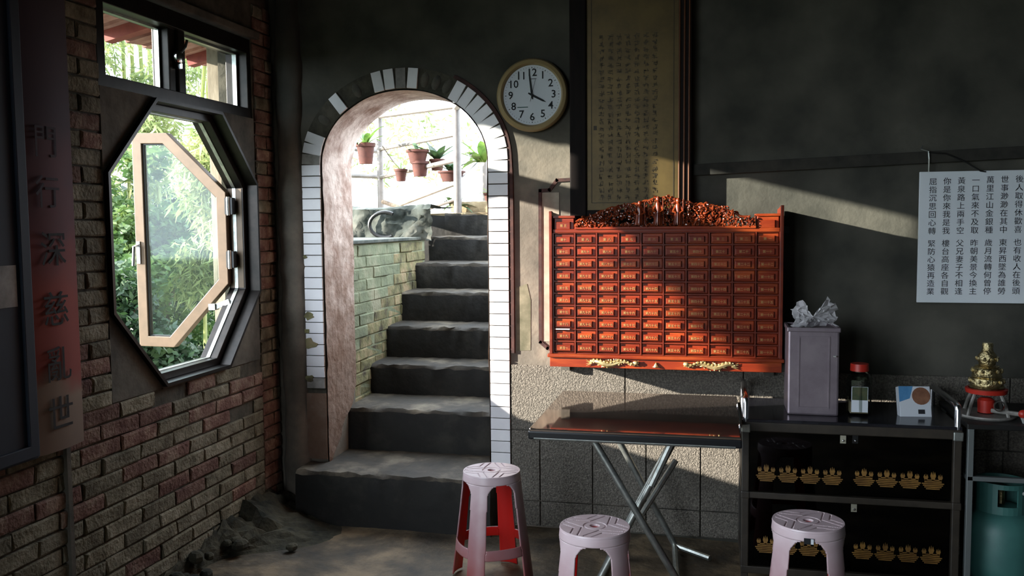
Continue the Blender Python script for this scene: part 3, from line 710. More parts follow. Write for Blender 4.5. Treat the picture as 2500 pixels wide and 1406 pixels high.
# ------------------------------------------------------------ trees outside
def foliage(blobs, n, L, Wd, droop, up_=0.0):
    C = np.array([q[:3] for q in blobs]); S = np.array([q[3:6] for q in blobs]); wts = (S.prod(1))**(2/3); wts /= wts.sum()
    idx = RNG.choice(len(blobs), n, p=wts); d = RNG.normal(size=(n, 3)); d /= np.linalg.norm(d, axis=1)[:, None]
    p = C[idx] + S[idx]*d*(RNG.random(n)**.45)[:, None]
    ax = RNG.normal(size=(n, 3)); ax[:, 2] = ax[:, 2]*.6 - droop; ax /= np.linalg.norm(ax, axis=1)[:, None]
    sd = np.cross(ax, RNG.normal(size=(n, 3))); sd /= np.linalg.norm(sd, axis=1)[:, None]
    l = (L*RNG.uniform(.6, 1.3, n))[:, None]; w = (Wd*RNG.uniform(.7, 1.2, n))[:, None]
    V = np.stack([p, p+ax*l*.4+sd*w, p+ax*l, p+ax*l*.4-sd*w], 1).reshape(-1, 3)
    return V, np.arange(4*n).reshape(-1, 4)
def tree(name, label, base, trunks, blobs, n, L, Wd, droop, leafm, barkm='bark', cat='tree', group=None):
    t = thing(name, label, cat, base, group=group)
    V, Fc = foliage(blobs, n, L, Wd, droop)
    me = bpy.data.meshes.new('foliage'); me.from_pydata((V-np.array(base)).tolist(), [], Fc.tolist()); me.materials.append(M[leafm])
    o = bpy.data.objects.new('foliage', me); COL.objects.link(o); o.parent = t; o['kind'] = 'stuff'
    for pts, r in trunks: MB().tube(pts, r, 7).build('trunk', M[barkm], t, smooth=True)
    return t
G0 = -.9
random.seed(21)
def rb(cx, cy, cz, R, k, r0, r1, flat=.8):
    return [(cx+random.gauss(0, R*.5), cy+random.gauss(0, R*.5), cz+random.gauss(0, R*.5*flat), *(random.uniform(r0, r1),)*2, random.uniform(r0, r1)*flat) for _ in range(k)]
struct(MB().box(-2.63, 30, -50, YF-.15, -.12, -.02).build('ground_yard', M['yard']), 'paved yard in front of the hall')
struct(MB().box(-60, -2.63, -50, 50, G0-.3, G0).build('ground_slope', M['ground']), 'shaded forest floor below the window')
tree('leafy_shrub', 'dark leafy shrub at the lower left of the octagonal window', (-4.3, 5.9, G0), [([(-4.3, 5.9, G0), (-4.25, 5.85, .2), (-4.1, 5.7, .9)], .03)],
     rb(-4.35, 5.95, .55, .55, 16, .18, .34), 9000, .075, .02, .2, 'leaf_dark', cat='shrub')
tree('round_leaf_bush', 'sunlit bush at the bottom of the octagonal window', (-4.0, 6.0, G0), [([(-4.0, 6.2, G0), (-4.0, 6.15, .1)], .03)],
     rb(-3.95, 6.15, .02, .35, 12, .14, .25), 6000, .07, .024, .1, 'leaf_mid', cat='shrub')
tree('green_tree', 'green leafy tree in the middle of the octagonal window', (-5.6, 8.2, G0), [([(-5.6, 8.2, G0), (-5.5, 8.1, .6), (-5.6, 7.9, 1.6), (-5.3, 7.7, 2.2)], [.06, .05, .04, .02]), ([(-5.5, 8.1, .6), (-5.2, 8.3, 1.5)], .025)],
     rb(-5.5, 8.0, 1.0, .95, 34, .22, .45), 20000, .09, .022, .35, 'leaf_mid')
tree('bamboo_clump', 'pale feathery bamboo drooping at the right of the octagonal window', (-4.6, 7.6, G0), [([(-4.7+i*.12, 7.5+i*.07, G0), (-4.65+i*.1, 7.5+i*.08, 1.5), (-4.5+i*.06, 7.3, 2.6+i*.1), (-4.2+i*.05, 6.9, 3.0)], .018) for i in range(5)],
     rb(-4.25, 7.25, 1.75, .42, 20, .12, .26, 1.5), 6500, .13, .011, .9, 'leaf_pale', 'bamboo')
tree('bamboo_clump', 'pale bamboo crown filling the upper left of the windows', (-6.6, 9.0, G0), [([(-6.6+i*.15, 9.0+i*.1, G0), (-6.5+i*.12, 9.0, 2), (-6.3+i*.1, 8.7, 4.2)], .022) for i in range(4)],
     rb(-6.4, 8.7, 3.0, 1.1, 30, .2, .45, 1.1), 11000, .15, .013, .8, 'leaf_pale', 'bamboo')
tree('dark_tree', 'dark tree mass far behind the octagonal window', (-8.5, 12.5, G0), [([(-8.5, 12.5, G0), (-8.4, 12.4, 2)], .12)],
     rb(-8.3, 12.2, .6, 1.7, 40, .5, .9), 22000, .16, .045, .3, 'leaf_dark')
tree('dark_tree', 'dark tree at the far left behind the octagonal window', (-7.6, 9.3, G0), [([(-7.6, 9.3, G0), (-7.5, 9.2, 1.5)], .09)],
     rb(-7.5, 9.4, .7, 1.1, 30, .35, .6), 16000, .13, .035, .3, 'leaf_dark')
tree('pale_tree', 'pale sunlit tree crown seen over the pipe frame through the arch', (-4.6, 12.5, 1.5), [([(-5.4, 12.5, 1.5), (-5.2, 12.4, 3), (-4.6, 12.2, 3.3)], .02)],
     rb(-4.3, 12.0, 3.0, 1.0, 24, .2, .4), 1700, .12, .015, .6, 'leaf_pale')
# unseen ridge added to hide the low sun from the doorway beside the camera
b = MB(); vs = []; nr, nc = 40, 12
for i in range(nr+1):
    y = -9.3 - 7.6*i/nr; h = 10.8*(1+.05*math.sin(i*1.3)) if 0 < i < nr else 0
    for j in range(nc+1):
        t = j/nc*2-1; vs.append((-31+9*t, y+random.uniform(-.15, .15)*(i > 1), G0+(h-G0)*max(0, 1-abs(t)**1.5)+random.uniform(-.25, .25)*(i > 0)))
struct(b.add(vs, [(i*(nc+1)+j, (i+1)*(nc+1)+j, (i+1)*(nc+1)+j+1, i*(nc+1)+j+1) for i in range(nr) for j in range(nc)]).build('ground_sun_block', M['ground']), 'unseen ridge added to block the low sun')
tree('shade_tree', 'slender tree standing in the path of the low sun left of the window', (-5.5, 1.2, G0), [([(-5.5, 1.2, G0), (-5.5, 1.25, 1.2), (-5.5, 1.45, 2.2), (-5.5, 1.75, 2.6)], [.05, .04, .03, .012])],
     [(-5.5, 1.93, 2.70, .12, .045, .05), (-5.5, 1.87, 2.63, .12, .05, .06), (-5.5, 1.80, 2.52, .12, .055, .07), (-5.5, 1.75, 2.45, .12, .06, .07), (-5.5, 1.73, 2.58, .12, .06, .07), (-5.5, 1.70, 2.52, .12, .06, .1)], 560, .075, .02, .4, 'leaf_mid')

# eave with stepped boards over the windows
ev = thing('roof_eave', 'pinkish wooden eave with stepped board ends outside the transom window', 'eave', (-2.6, 4.0, 2.45))
MB().box(-2.52, -2.44, 3.2, 5.3, 2.47, 2.62).build('fascia', M['eave_red'], ev)
y = 3.28
while y < 5.1:
    Mx = Matrix.Translation((-2.44, y, 2.60)) @ Matrix.Rotation(-.215, 4, 'Y') @ Matrix.Rotation(.11, 4, 'X')
    MB().box(-.60, .05, -.075, .078, -.012, .012, Mx).build('board', M['eave_wood'], ev)
    y += .142
for y in (3.3, 4.0, 4.72):
    MB().box(-.56, .05, -.03, .03, -.07, -.012, Matrix.Translation((-2.44, y, 2.60)) @ Matrix.Rotation(-.215, 4, 'Y')).build('rafter', M['eave_red'], ev)
MB().tube([(-2.78, 4.95, 2.50), (-2.62, 4.62, 2.40)], .03, 4).build('bracket', M['eave_red'], ev)
tag(MB().box(-2.66, -2.54, 4.37, 4.50, G0, 2.56).build('eave_post', M['post'], bev=.004), 'grey weathered post supporting the eave at the right of the transom', 'post')

# ------------------------------------------------------------ drawer cabinet on the wall
CX0, CX1, CY, CB = -.746, .279, 4.03, D-.012
cab = thing('drawer_cabinet', 'red lacquered wall cabinet of many small oracle slip drawers', 'cabinet', ((CX0+CX1)/2, CY, .84))
MB().box(CX0+.012, CX1-.012, CY+.02, CB, .87, 1.445).build('carcass', M['lacquer_dark'], cab)
for x, zt in ((CX0, 1.548), (CX1-.014, 1.562)):
    p = [(CY-.012, .885), (CB, .885), (CB, zt-.015), (CY+.03, zt-.006), (CY, zt), (CY-.012, zt)]
    MB().prism(p, lambda u, v, w: (w, u, v), x, x+.014).build('side_panel', M['lacquer_dark'], cab, bev=.002)
MB().box(CX0-.008, CX1+.008, CY-.03, CB, .882, .898).build('ledge', M['lacquer'], cab, bev=.005)
MB().box(CX0+.002, CX1-.002, CY-.016, CB, .838, .884).build('apron', M['lacquer'], cab, bev=.002)
GX0, GX1, GZ0, GZ1, NC, NR = -.728, .264, .899, 1.449, 10, 10
px_, pz_ = (GX1-GX0)/NC, (GZ1-GZ0)/NR
for i in range(NC+1): MB().box(GX0+px_*i-.003, GX0+px_*i+.003, CY-.004, CY+.03, GZ0, GZ1).build('upright', M['lacquer_dark'], cab)
for j in range(NR+1): MB().box(GX0, GX1, CY-.002, CY+.03, GZ0+pz_*j-.003, GZ0+pz_*j+.003).build('rail', M['lacquer_dark'], cab)
wd, hd = px_-.008, pz_-.008
def fr(m, w, h, y0, y1, ins, name):
    b = MB(); vs = [(sx*(w/2-d), y, sz*(h/2-d)) for y, d in ((y0, 0), (y1+ins, 0), (y1, ins)) for sx, sz in ((-1, -1), (1, -1), (1, 1), (-1, 1))]
    fs = [(0, 1, 5, 4), (1, 2, 6, 5), (2, 3, 7, 6), (3, 0, 4, 7), (4, 5, 9, 8), (5, 6, 10, 9), (6, 7, 11, 10), (7, 4, 8, 11), (8, 9, 10, 11)]
    return b.add(vs, fs).mesh(name, m)
dm = fr(M['lacquer'], wd, hd, .02, 0, .003, 'drawer'); lm = fr(M['lacquer'], wd*.72, hd*.56, .0, -.010, .002, 'label_block')
dm2 = fr(M['lacquer'], wd, .064, .02, 0, .003, 'drawer'); lm2 = fr(M['lacquer'], wd*.72, .034, .0, -.010, .002, 'label_block')
NUM = '一二三四五六七八九十'
rl = wloc(cab)
def drawer(x, z, s, mesh=dm, block=lm):
    d = place('drawer', mesh, Vector((x, CY+.006+random.uniform(-.001, .001), z)) - rl, parent=cab)
    k = place('label_block', block, (-.004, 0, -.003), parent=d)
    if s: place('lettering', text_mesh(s, .0135, M['gold_ink']), (-.002, -.0108, -.004), FACE, d)
for j in range(NR):
    for i in range(NC):
        c = NC - i                                   # columns count from the right
        if c == 10: s = '第十' if j == 0 else ('第百一' if j == 9 else '第十' + NUM[j])
        else: s = '第  ' + NUM[c-1] if j == 0 else ('第' + NUM[c-1] + '十' + (NUM[j-1] if j > 1 else ''))
        drawer(GX0+px_*(i+.5), GZ1-pz_*(j+.5), s)
drawer(GX0+px_*.5, 1.449+.036, '籤 王', dm2, lm2); drawer(GX1-px_*.5, 1.449+.036, None, dm2, lm2)
for x0, x1 in ((GX0, GX0+px_), (GX1-px_, GX1)):
    MB().box(x0, x1, CY+.0, CB, 1.517, 1.527).build('top_board', M['lacquer'], cab)
    MB().box(x0, x1, CY+.026, CB, 1.45, 1.52).build('top_box', M['lacquer_dark'], cab)
MB().box(GX0, GX1, CY-.006, CY+.05, 1.449, 1.466).build('top_rail', M['lacquer'], cab, bev=.003)
MB().box(GX0+px_, GX1-px_, CY-.012, CY+.02, 1.464, 1.476).build('crest_rail', M['lacquer'], cab, bev=.003)
# pierced carved crest: scrolls, leaves, clouds
X0, X1 = GX0+px_+.006, GX1-px_-.006; XM, XH = (X0+X1)/2, (X1-X0)/2
def crest_h(x):
    t = (x-XM)/XH; return .020 + .112*max(0, 1-abs(t)**1.9)*(.93+.07*math.cos(t*9)) + (.008 if abs(t) > .9 else 0)
b = MB(); YC = CY-.002
def curl(x, z, r, turns, ph, sgn, th):
    pts = []; n = 10
    for i in range(n+1):
        t = i/n; a = ph + sgn*turns*2*PI*t; q = r*(1-.72*t); pts.append((x+q*math.cos(a), YC+random.uniform(-.008, .008)-.006*t, z+q*math.sin(a)))
    b.tube(pts, [th*(1.1-.5*i/n) for i in range(n+1)], 5)
x = X0
while x < X1:
    h = crest_h(x); z = 1.476 + .006
    while z < 1.474+h:
        if random.random() < .83:
            curl(x+random.uniform(-.006, .006), z+random.uniform(-.003, .003), random.uniform(.008, .015), random.uniform(.7, 1.2), random.uniform(0, 6.3), random.choice((-1, 1)), random.uniform(.0036, .0052))
        z += .0165
    x += .0185
for _ in range(260):
    x = random.uniform(X0, X1); z = 1.478 + random.random()*(crest_h(x)-.006)
    b.blob((x, YC+random.uniform(-.012, .004), z), (random.uniform(.003, .006), .005, random.uniform(.006, .013)), 6, 4, Matrix.Rotation(random.uniform(-1.5, 1.5), 3, 'Y'))
n = 48
b.tube([(X0+(X1-X0)*i/n, YC+random.uniform(-.004, .004), 1.474+crest_h(X0+(X1-X0)*i/n)-.004+.003*math.sin(i*2.1)) for i in range(n+1)], .0055, 6)
for i in range(40):
    x = X0+(X1-X0)*(i+.5)/40; b.blob((x, YC-.006, 1.483), (.007, .006, .006), 7, 4)
cr = b.build('carved_crest', M['carving'], cab, smooth=True)
for x in (-.335, -.255, -.168):       # robed figures of the carving
    g = MB(); z0 = 1.482; s = crest_h(x)-.004
    g.lathe([(0, 0), (.015, 0), (.017, .1*s), (.010, .45*s), (.014, .66*s), (.010, .78*s), (.005, .80*s), (.0095, .84*s), (.0105, .90*s), (.006, .99*s), (0, 1.0*s)], (x, YC-.014, z0), 10)
    for sg in (-1, 1): g.tube([(x+sg*.012, YC-.016, z0+.68*s), (x+sg*.022, YC-.024, z0+.5*s), (x+sg*.008, YC-.030, z0+.44*s)], [.006, .006, .004], 6)
    for q in range(7): a = -PI*q/6; g.tube([(x+.019*math.cos(a), YC-.014+.019*math.sin(a), z0), (x+.013*math.cos(a), YC-.014+.013*math.sin(a), z0+.42*s)], .0025, 5)
    g.tube([(x+.024, YC-.024, z0+.04*s), (x+.022, YC-.026, z0+.95*s)], .0022, 5)
    g.build('robed_figure', M['carving'], cr, smooth=True)
# gilded dragons and a centre ornament on the apron
def dragon(sg, xc, zc):
    g = MB(); pts = []; rr = []; n = 26
    for i in range(n+1):
        t = i/n; pts.append((xc+sg*(.10-.20*t), CY-.022-.003*math.sin(9*t), zc+.0075*math.sin(2*PI*1.6*t+.6)+.003)); rr.append(.005+.0085*math.sin(PI*min(1, t*1.15+.04)))
    g.tube(pts, rr, 7)
    for i in range(2, n, 2): g.blob((pts[i][0], CY-.030, pts[i][2]+rr[i]*.7), (.006, .005, .006), 6, 4)
    for i in (6, 9, 14, 18): g.tube([pts[i], (pts[i][0]+sg*.008, CY-.024, pts[i][2]-.011), (pts[i][0]+sg*.016, CY-.024, pts[i][2]-.013)], [.004, .003, .0015], 5)
    for i in range(n+1):
        for _ in range(2): g.blob((pts[i][0]+random.uniform(-.004, .004), CY-.024, pts[i][2]+random.uniform(-1.5, 1.5)*rr[i]), (random.uniform(.002, .006), .004, random.uniform(.002, .005)), 5, 4, Matrix.Rotation(random.uniform(-1, 1), 3, 'Y'))
    hx = xc-sg*.104
    for dz in (-.006, 0, .007): g.tube([(hx+sg*.01, CY-.024, zc+.004), (hx-sg*.012, CY-.026, zc+.004+dz*1.6)], [.005, .0015], 5)
    tx = xc+sg*.098
    for dz in (-.013, -.004, .008, .016): g.tube([(tx-sg*.004, CY-.024, zc), (tx+sg*.022, CY-.022, zc+dz)], [.004, .001], 5)
    g.blob((hx, CY-.027, zc+.006), (.014, .008, .010), 8, 5)
    g.build('gilded_dragon', M['gilt'], cab, smooth=True)
dragon(-1, -.455, .860); dragon(1, -.025, .860)
g = MB(); g.lathe([(0, 0), (.012, .0), (.010, .006), (.004, .016), (0, .022)], (-.262, CY-.020, .849), 7)
for sg in (-1, 1): g.tube([(-.262, CY-.02, .852), (-.262+sg*.016, CY-.02, .848)], [.005, .002], 5)
g.build('gilded_ornament', M['gilt'], cab, smooth=True)
for x in (-.705, .235): MB().box(x-.021, x+.021, D-.055, CB, .79, .84).build('wall_bracket', M['plaster_left'], cab)
for x in (CX0-.012, CX1+.022): MB().box(x-.014, x+.014, D-.03, CB, 1.44, 1.47).build('hook_plate', M['black'], cab)
tag(MB().box(-.716, -.652, CY-.014, CY-.001, 1.0085, 1.0125).build('paper_slip', M['label_white']), 'white paper slip stuck between two drawers near the lower left of the cabinet', 'paper slip')

# ------------------------------------------------------------ brown gold plaque behind the cabinet
pq = thing('wall_plaque', 'tall brown and gold inscribed plaque in a dark wooden frame', 'plaque', (-.40, D-.03, 1.5))
MB().box(-.678, -.115, D-.035, D-.013, 1.50, 3.1).build('backboard', M['plaque_wood'], pq)
MB().box(-.678, -.600, D-.062, D-.03, 1.50, 3.1).build('frame_stile', M['plaque_wood'], pq, bev=.006)
MB().box(-.165, -.117, D-.062, D-.03, 1.50, 3.1).build('frame_stile', M['plaque_wood'], pq, bev=.006)
MB().box(-.600, -.165, D-.058, D-.03, 1.50, 1.553).build('frame_rail', M['plaque_wood'], pq, bev=.005)
for x in (-.172, -.150, -.128): MB().tube([(x, D-.063, 1.5), (x, D-.063, 3.1)], .0045, 8).build('frame_bead', M['plaque_line'], pq, smooth=True)
MB().box(-.600, -.175, D-.045, D-.03, 1.553, 3.1).build('gold_panel', M['plaque_gold'], pq)
g = MB()
def strip(x0, x1, z0, z1): g.box(x0, x1, D-.0465, D-.044, z0, z1)
strip(-.578, -.575, 1.585, 3.1); strip(-.200, -.197, 1.585, 3.1); strip(-.578, -.197, 1.585, 1.588)
g.build('engraved_border', M['plaque_ink'], pq)
g = MB()
for c in range(7):
    xc = -.548 + c*.041 + .018
    z = 1.612
    while z < 2.35:
        for _ in range(11):
            u, v = random.uniform(-.010, .010), random.uniform(-.010, .010); q = random.uniform(.003, .007)
            if random.random() < .55: strip(xc+u-q, xc+u+q, z+v, z+v+.002)
            else: strip(xc+u, xc+u+.002, z+v-q, z+v+q)
        z += .032
strip(-.567, -.552, 1.925, 1.945)
g.build('engraved_marks', M['plaque_ink'], pq)

# ------------------------------------------------------------ clock
ck = thing('wall_clock', 'round wall clock with a pale gold rim showing four o\'clock', 'clock', (-.862, D, 2.10))
cc = (-.862, D, 2.101)
MB().lathe([(.0, -.012), (.172, -.012), (.174, -.03), (.165, -.045), (.15, -.05), (.142, -.042), (.140, -.03), (0, -.03)], cc, 64, 'y').build('rim', M['clock_rim'], ck, smooth=True)
MB().lathe([(0, 0), (.141, 0)], (cc[0], D-.032, cc[2]), 48, 'y').build('dial', M['clock_face'], ck)
for h in range(1, 13):
    a = PI/2 - h*PI/6; place('numeral', text_mesh(str(h), .05, M['ink'], bold=.0006), Vector((cc[0]+.104*math.cos(a), D-.0332, cc[2]+.104*math.sin(a))) - wloc(ck), FACE, ck)
g = MB()
for h in range(60):
    a = h*PI/30; r1, w = (.128, .0008) if h % 5 else (.125, .0016)
    Mx = Matrix.Translation((cc[0], D-.0332, cc[2])) @ Matrix.Rotation(a, 4, 'Y'); g.box(r1, .1315, -.0004, .0004, -w, w, Mx)
g.build('minute_marks', M['ink'], ck)
def hand(name, ang, L, w, y, tail=.02):
    Mx = Matrix.Translation((cc[0], y, cc[2])) @ Matrix.Rotation(-ang, 4, 'Y')
    b = MB(); P = [(-tail, -w*.6), (0, -w), (L*.75, -w*.8), (L, 0), (L*.75, w*.8), (0, w), (-tail, w*.6)]
    b.prism(P, lambda u, v, q: Mx @ Vector((u, q, v)), -.0006, .0006); b.build(name, M['ink'], ck)
hand('hour_hand', math.radians(-28), .078, .0055, D-.036); hand('minute_hand', math.radians(97), .108, .0045, D-.038); hand('second_hand', math.radians(-104), .035, .001, D-.040, .075)
MB().lathe([(0, 0), (.005, 0), (.005, -.008), (0, -.008)], (cc[0], D-.033, cc[2]), 12, 'y').build('hub', M['ink'], ck)
MB().box(cc[0]-.008, cc[0]+.022, D-.0335, D-.033, cc[2]+.074, cc[2]+.0765).build('maker_mark', M['ink'], ck)
MB().box(cc[0]-.072, cc[0]-.02, D-.0335, D-.033, cc[2]-.058, cc[2]-.054).build('dial_line', M['teal'], ck)
MB().lathe([(0, -.001), (.1415, -.001)], (cc[0], D-.044, cc[2]), 48, 'y').build('glass', M['glass_clock'], ck)

# ------------------------------------------------------------ white poem board
pb = thing('poem_board', 'white board with seven columns of black brush writing', 'sign', (1.3, D-.02, 1.13))
MB().box(.858, 1.62, D-.035, D-.022, 1.132, 1.702).build('board', M['paper'], pb, bev=.002)
POEM = ['屈指沉思回心轉緊防心猿再造業', '你是你來我是我樓台高座各自觀', '黃泉路上兩手空父兄妻子不相逢', '一口氣來不及取昨朝美景今換主',
        '萬里江山金銀種歲月流轉何曾停', '世事渺渺在其中東昇西墜為誰勞', '後人取得休歡喜也有收人在後頭']
it = []
for c, s in enumerate(POEM):
    x = .912 + c*.0568
    for i, chx in enumerate(s):
        z = 1.657 - i*.0357 if i < 7 else 1.388 - (i-7)*.0348
        it.append((chx, (x, D-.0357, z + c*.0008)))
join_text('character', it, M['ink'], pb, FACE, .0325)
g = MB(); g.tube([(.895, D-.028, 1.70), (.893, D-.038, 1.755), (.89, D-.038, 1.79)], .004, 6); g.tube([(.89, D-.038, 1.79), (.86, D-.036, 1.80), (.868, D-.03, 1.815)], .003, 6)
g.build('hanging_chain', M['steel'], pb)
g = MB(); g.tube([(.89, D-.04, 1.785), (.96, D-.042, 1.778), (1.04, D-.04, 1.74), (1.10, D-.038, 1.70), (1.12, D-.037, 1.697)], .003, 6); g.build('hanging_wire', M['black'], pb)

# ------------------------------------------------------------ folding table
tb = thing('folding_table', 'square folding table with a polished dark top and crossed tube legs', 'table', (-.305, 3.72, 0))
TX0, TX1, TY0, TY1 = -.713, .093, 3.385, 4.19
MB().box(TX0, TX1, TY0, TY1, .682, .695).build('top', M['table_top'], tb, bev=.005)
MB().ring([(TX0-.003, TY0-.003), (TX1+.003, TY0-.003), (TX1+.003, TY1+.003), (TX0-.003, TY1+.003)], [(TX0+.012, TY0+.012), (TX1-.012, TY0+.012), (TX1-.012, TY1-.012), (TX0+.012, TY1-.012)], lambda u, v, w: (u, v, w), .652, .685).build('rim', M['table_rim'], tb, bev=.006)
MB().tube([(TX0+.02, TY0+.004, .657), (TX1-.02, TY0+.004, .657)], .008, 8).build('edge_tube', M['steel'], tb, smooth=True)
def leg(*pts, r=.0145): MB().tube(pts, r, 10).build('leg', M['steel'], tb, smooth=True)
leg((-.475, 3.45, .655), (-.085, 3.45, .014)); leg((-.50, 3.98, .655), (-.18, 4.08, .018))
leg((-.15, 3.53, .655), (-.475, 3.53, .014)); leg((-.13, 3.90, .655), (-.455, 3.90, .014))
for p, q in (((-.18, 4.08, .014), (-.155, 3.72, .014)), ((-.18, 4.08, .014), (-.02, 3.95, .014)), ((-.475, 3.51, .014), (-.455, 3.92, .014)), ((-.475, 3.53, .014), (-.60, 3.44, .014)), ((-.475, 3.45, .645), (-.50, 3.98, .645)), ((-.15, 3.53, .645), (-.13, 3.9, .645))):
    MB().tube([p, q], .0125, 8).build('cross_tube', M['steel'], tb, smooth=True)
MB().tube([(-.17, 3.50, .63), (-.245, 3.50, .46)], .014, 8).build('lock_strut', M['steel'], tb, smooth=True)
MB().tube([(-.155, 3.60, .54), (-.30, 3.56, .30)], .012, 8).build('lock_strut', M['steel'], tb, smooth=True)

# ------------------------------------------------------------ plastic stools
def stool_parts(root):
    H = .46; NTH, NZ = 256, 110
    def rad(z, th):
        r = .119 + (.172-.119)*(1-z/H); c4 = math.cos(4*th); return r*(1+.045*(1-z/H)*c4)
    def cls(th, z):
        a = (th % (PI/2)) - PI/4           # 0 at a leg corner is +-pi/4 ; opening centred on a=0
        d = abs(a)
        half = .55 - .06*(z/.41)
        top = .424 - .04*(d/half)**4 if d < half else 0
        leg_id = int(((th + PI/4) % (2*PI))//(PI/2))
        if z > .424: return ('skirt', 0)
        if d < half and z < top:
            if .125 < z < .165: return ('stretcher', int((th % (2*PI))//(PI/2)))
            return None
        return ('leg', leg_id)
    G = {}
    for i in range(NTH):
        for j in range(NZ):
            th0, th1 = 2*PI*i/NTH, 2*PI*(i+1)/NTH; z0, z1 = (H-.006)*j/NZ, (H-.006)*(j+1)/NZ
            k = cls((th0+th1)/2, (z0+z1)/2)
            if not k: continue
            b = G.setdefault(k, {'v': {}, 'vs': [], 'f': []}); f = []
            for t, z, ti, zi in ((th0, z0, i, j), (th1, z0, (i+1) % NTH, j), (th1, z1, (i+1) % NTH, j+1), (th0, z1, i, j+1)):
                if (ti, zi) not in b['v']:
                    b['v'][(ti, zi)] = len(b['vs']); r = rad(z, t); b['vs'].append((r*math.cos(t), r*math.sin(t), z))
                f.append(b['v'][(ti, zi)])
            b['f'].append(tuple(f))
    for k, g in sorted(G.items()):
        o = MB().add(g['vs'], g['f']).build(k[0], [M['stool_out'], M['stool_in']], root, smooth=True, local=True)
        # outward normals, then a shell with a red inside
        bm = bmesh.new(); bm.from_mesh(o.data)
        for f in bm.faces:
            c = f.calc_center_median()
            if f.normal.x*c.x + f.normal.y*c.y < 0: f.normal_flip()
        bm.to_mesh(o.data); bm.free()
        s = o.modifiers.new('shell', 'SOLIDIFY'); s.thickness = .006; s.offset = -1; s.material_offset = 1; s.material_offset_rim = 0
    # seat with a hole and grooved pads
    b = MB(); NR_, NT_ = 64, 220; vs = []; fs = []
    for q in range(NR_+1):
        r = .016 + (.121-.016)*q/NR_
        for i in range(NT_):
            t = 2*PI*i/NT_; x, y = r*math.cos(t+.4), r*math.sin(t+.4); a, c = (abs(x), abs(y)) if abs(x) > abs(y) else (abs(y), abs(x))
            w = a - .55*c; z = H
            if r < .114 and (abs(w-.046) < .0026 or abs(w-.076) < .0026 or abs(r-.038) < .0024): z -= .003
            if abs(x) > abs(y) and abs(abs(y)-.0) < .0: z -= .003
            if q == NR_: z -= .006
            if q == 0: z -= .003
            vs.append((r*math.cos(t), r*math.sin(t), z))
    for q in range(NR_):
        for i in range(NT_): fs.append((q*NT_+i, (q+1)*NT_+i, (q+1)*NT_+(i+1) % NT_, q*NT_+(i+1) % NT_))
    k = len(vs)
    for i in range(NT_): t = 2*PI*i/NT_; vs.append((.016*math.cos(t), .016*math.sin(t), H-.03))
    for i in range(NT_): fs.append((i, (i+1) % NT_, k+(i+1) % NT_, k+i))
    b.add(vs, fs).build('seat', M['stool_out'], root, smooth=True, local=True)
    b = MB(); b.lathe([(.0162, -.004), (.0155, -.03), (0, -.031)], (0, 0, H), 24); b.build('hole_lining', M['stool_in'], root, smooth=True, local=True)
st = thing('plastic_stool', 'faded pink plastic stool beside the arch steps', 'stool', (-.919, 3.597, 0), math.radians(-11), 'pink plastic stools')
stool_parts(st)
for lab, loc, rz in (('faded pink plastic stool in front of the folding table legs', (-.402, 2.992, 0), 50), ('faded pink plastic stool with a dark sticker in front of the sideboard', (.315, 3.192, 0), 40)):
    c = copy_tree(st); c.location = loc; c.rotation_euler = (0, 0, math.radians(rz)); c['label'] = lab
last = c
a = math.radians(-94-40); r = .1245
Mx = Matrix.Rotation(a, 4, 'Z')
k = MB().box(r-.001, r+.0008, -.016, .016, .418, .438, Mx).build('sticker', M['sticker'], last, local=True)
MB().box(r+.0008, r+.0014, .006, .015, .419, .437, Mx).build('sticker_print', M['label_white'], k, local=True)

# ------------------------------------------------------------ sideboard
sb = thing('sideboard', 'dark glass-fronted sideboard with chrome end rails', 'sideboard', (.52, 3.95, 0))
SX0, SX1, SY0, SY1, SH = .105, .935, 3.735, 4.20, .69
for x in (SX0, SX1-.03):
    for y in (SY0, SY1-.03): MB().box(x, x+.03, y, y+.03, .0, SH-.01).build('post', M['cab_frame'], sb, bev=.004)
MB().box(SX0, SX1, SY0, SY1, SH-.015, SH).build('top', M['cab_top'], sb, bev=.003)
MB().box(SX0, SX1, SY0-.004, SY0+.03, SH-.05, SH-.012).build('top_rail', M['cab_frame'], sb, bev=.004)
MB().box(SX0, SX1, SY0-.002, SY1, .362, .388).build('middle_shelf', M['cab_frame'], sb, bev=.003)
MB().box(SX0, SX1, SY0-.002, SY1, .045, .075).build('bottom_shelf', M['cab_frame'], sb, bev=.003)
MB().box(SX0+.01, SX1-.01, SY1-.012, SY1-.004, .06, SH-.02).build('back_panel', M['cab_in'], sb)
for x in (SX0+.004, SX1-.012): MB().box(x, x+.008, SY0+.03, SY1-.03, .06, SH-.02).build('end_panel', M['cab_in'], sb)
def motif(xc, zc, w):
    g = MB(); y = SY0+.006; n = 6
    for i in range(n):
        t = i/(n-1); ww = w*(.30+.70*math.sin(PI*.5*(.25+.75*t))) if t < .8 else w*.72
        g.box(xc-ww/2, xc+ww/2, y-.0014, y, zc-.022+.044*t*.8, zc-.022+.044*t*.8+.0045)
    for dx, h, s in ((-.3, .026, .2), (0, .036, .24), (.3, .026, .2)):
        x = xc+dx*w; z = zc+.012; q = s*w/2
        g.prism([(x-q*.4, z), (x+q*.4, z), (x+q, z+h*.55), (x+q*.6, z+h), (x+q*.2, z+h*.6), (x, z+h*1.1), (x-q*.2, z+h*.6), (x-q*.6, z+h), (x-q, z+h*.55)], lambda u, v, w_: (u, w_, v), y-.0014, y)
    return g
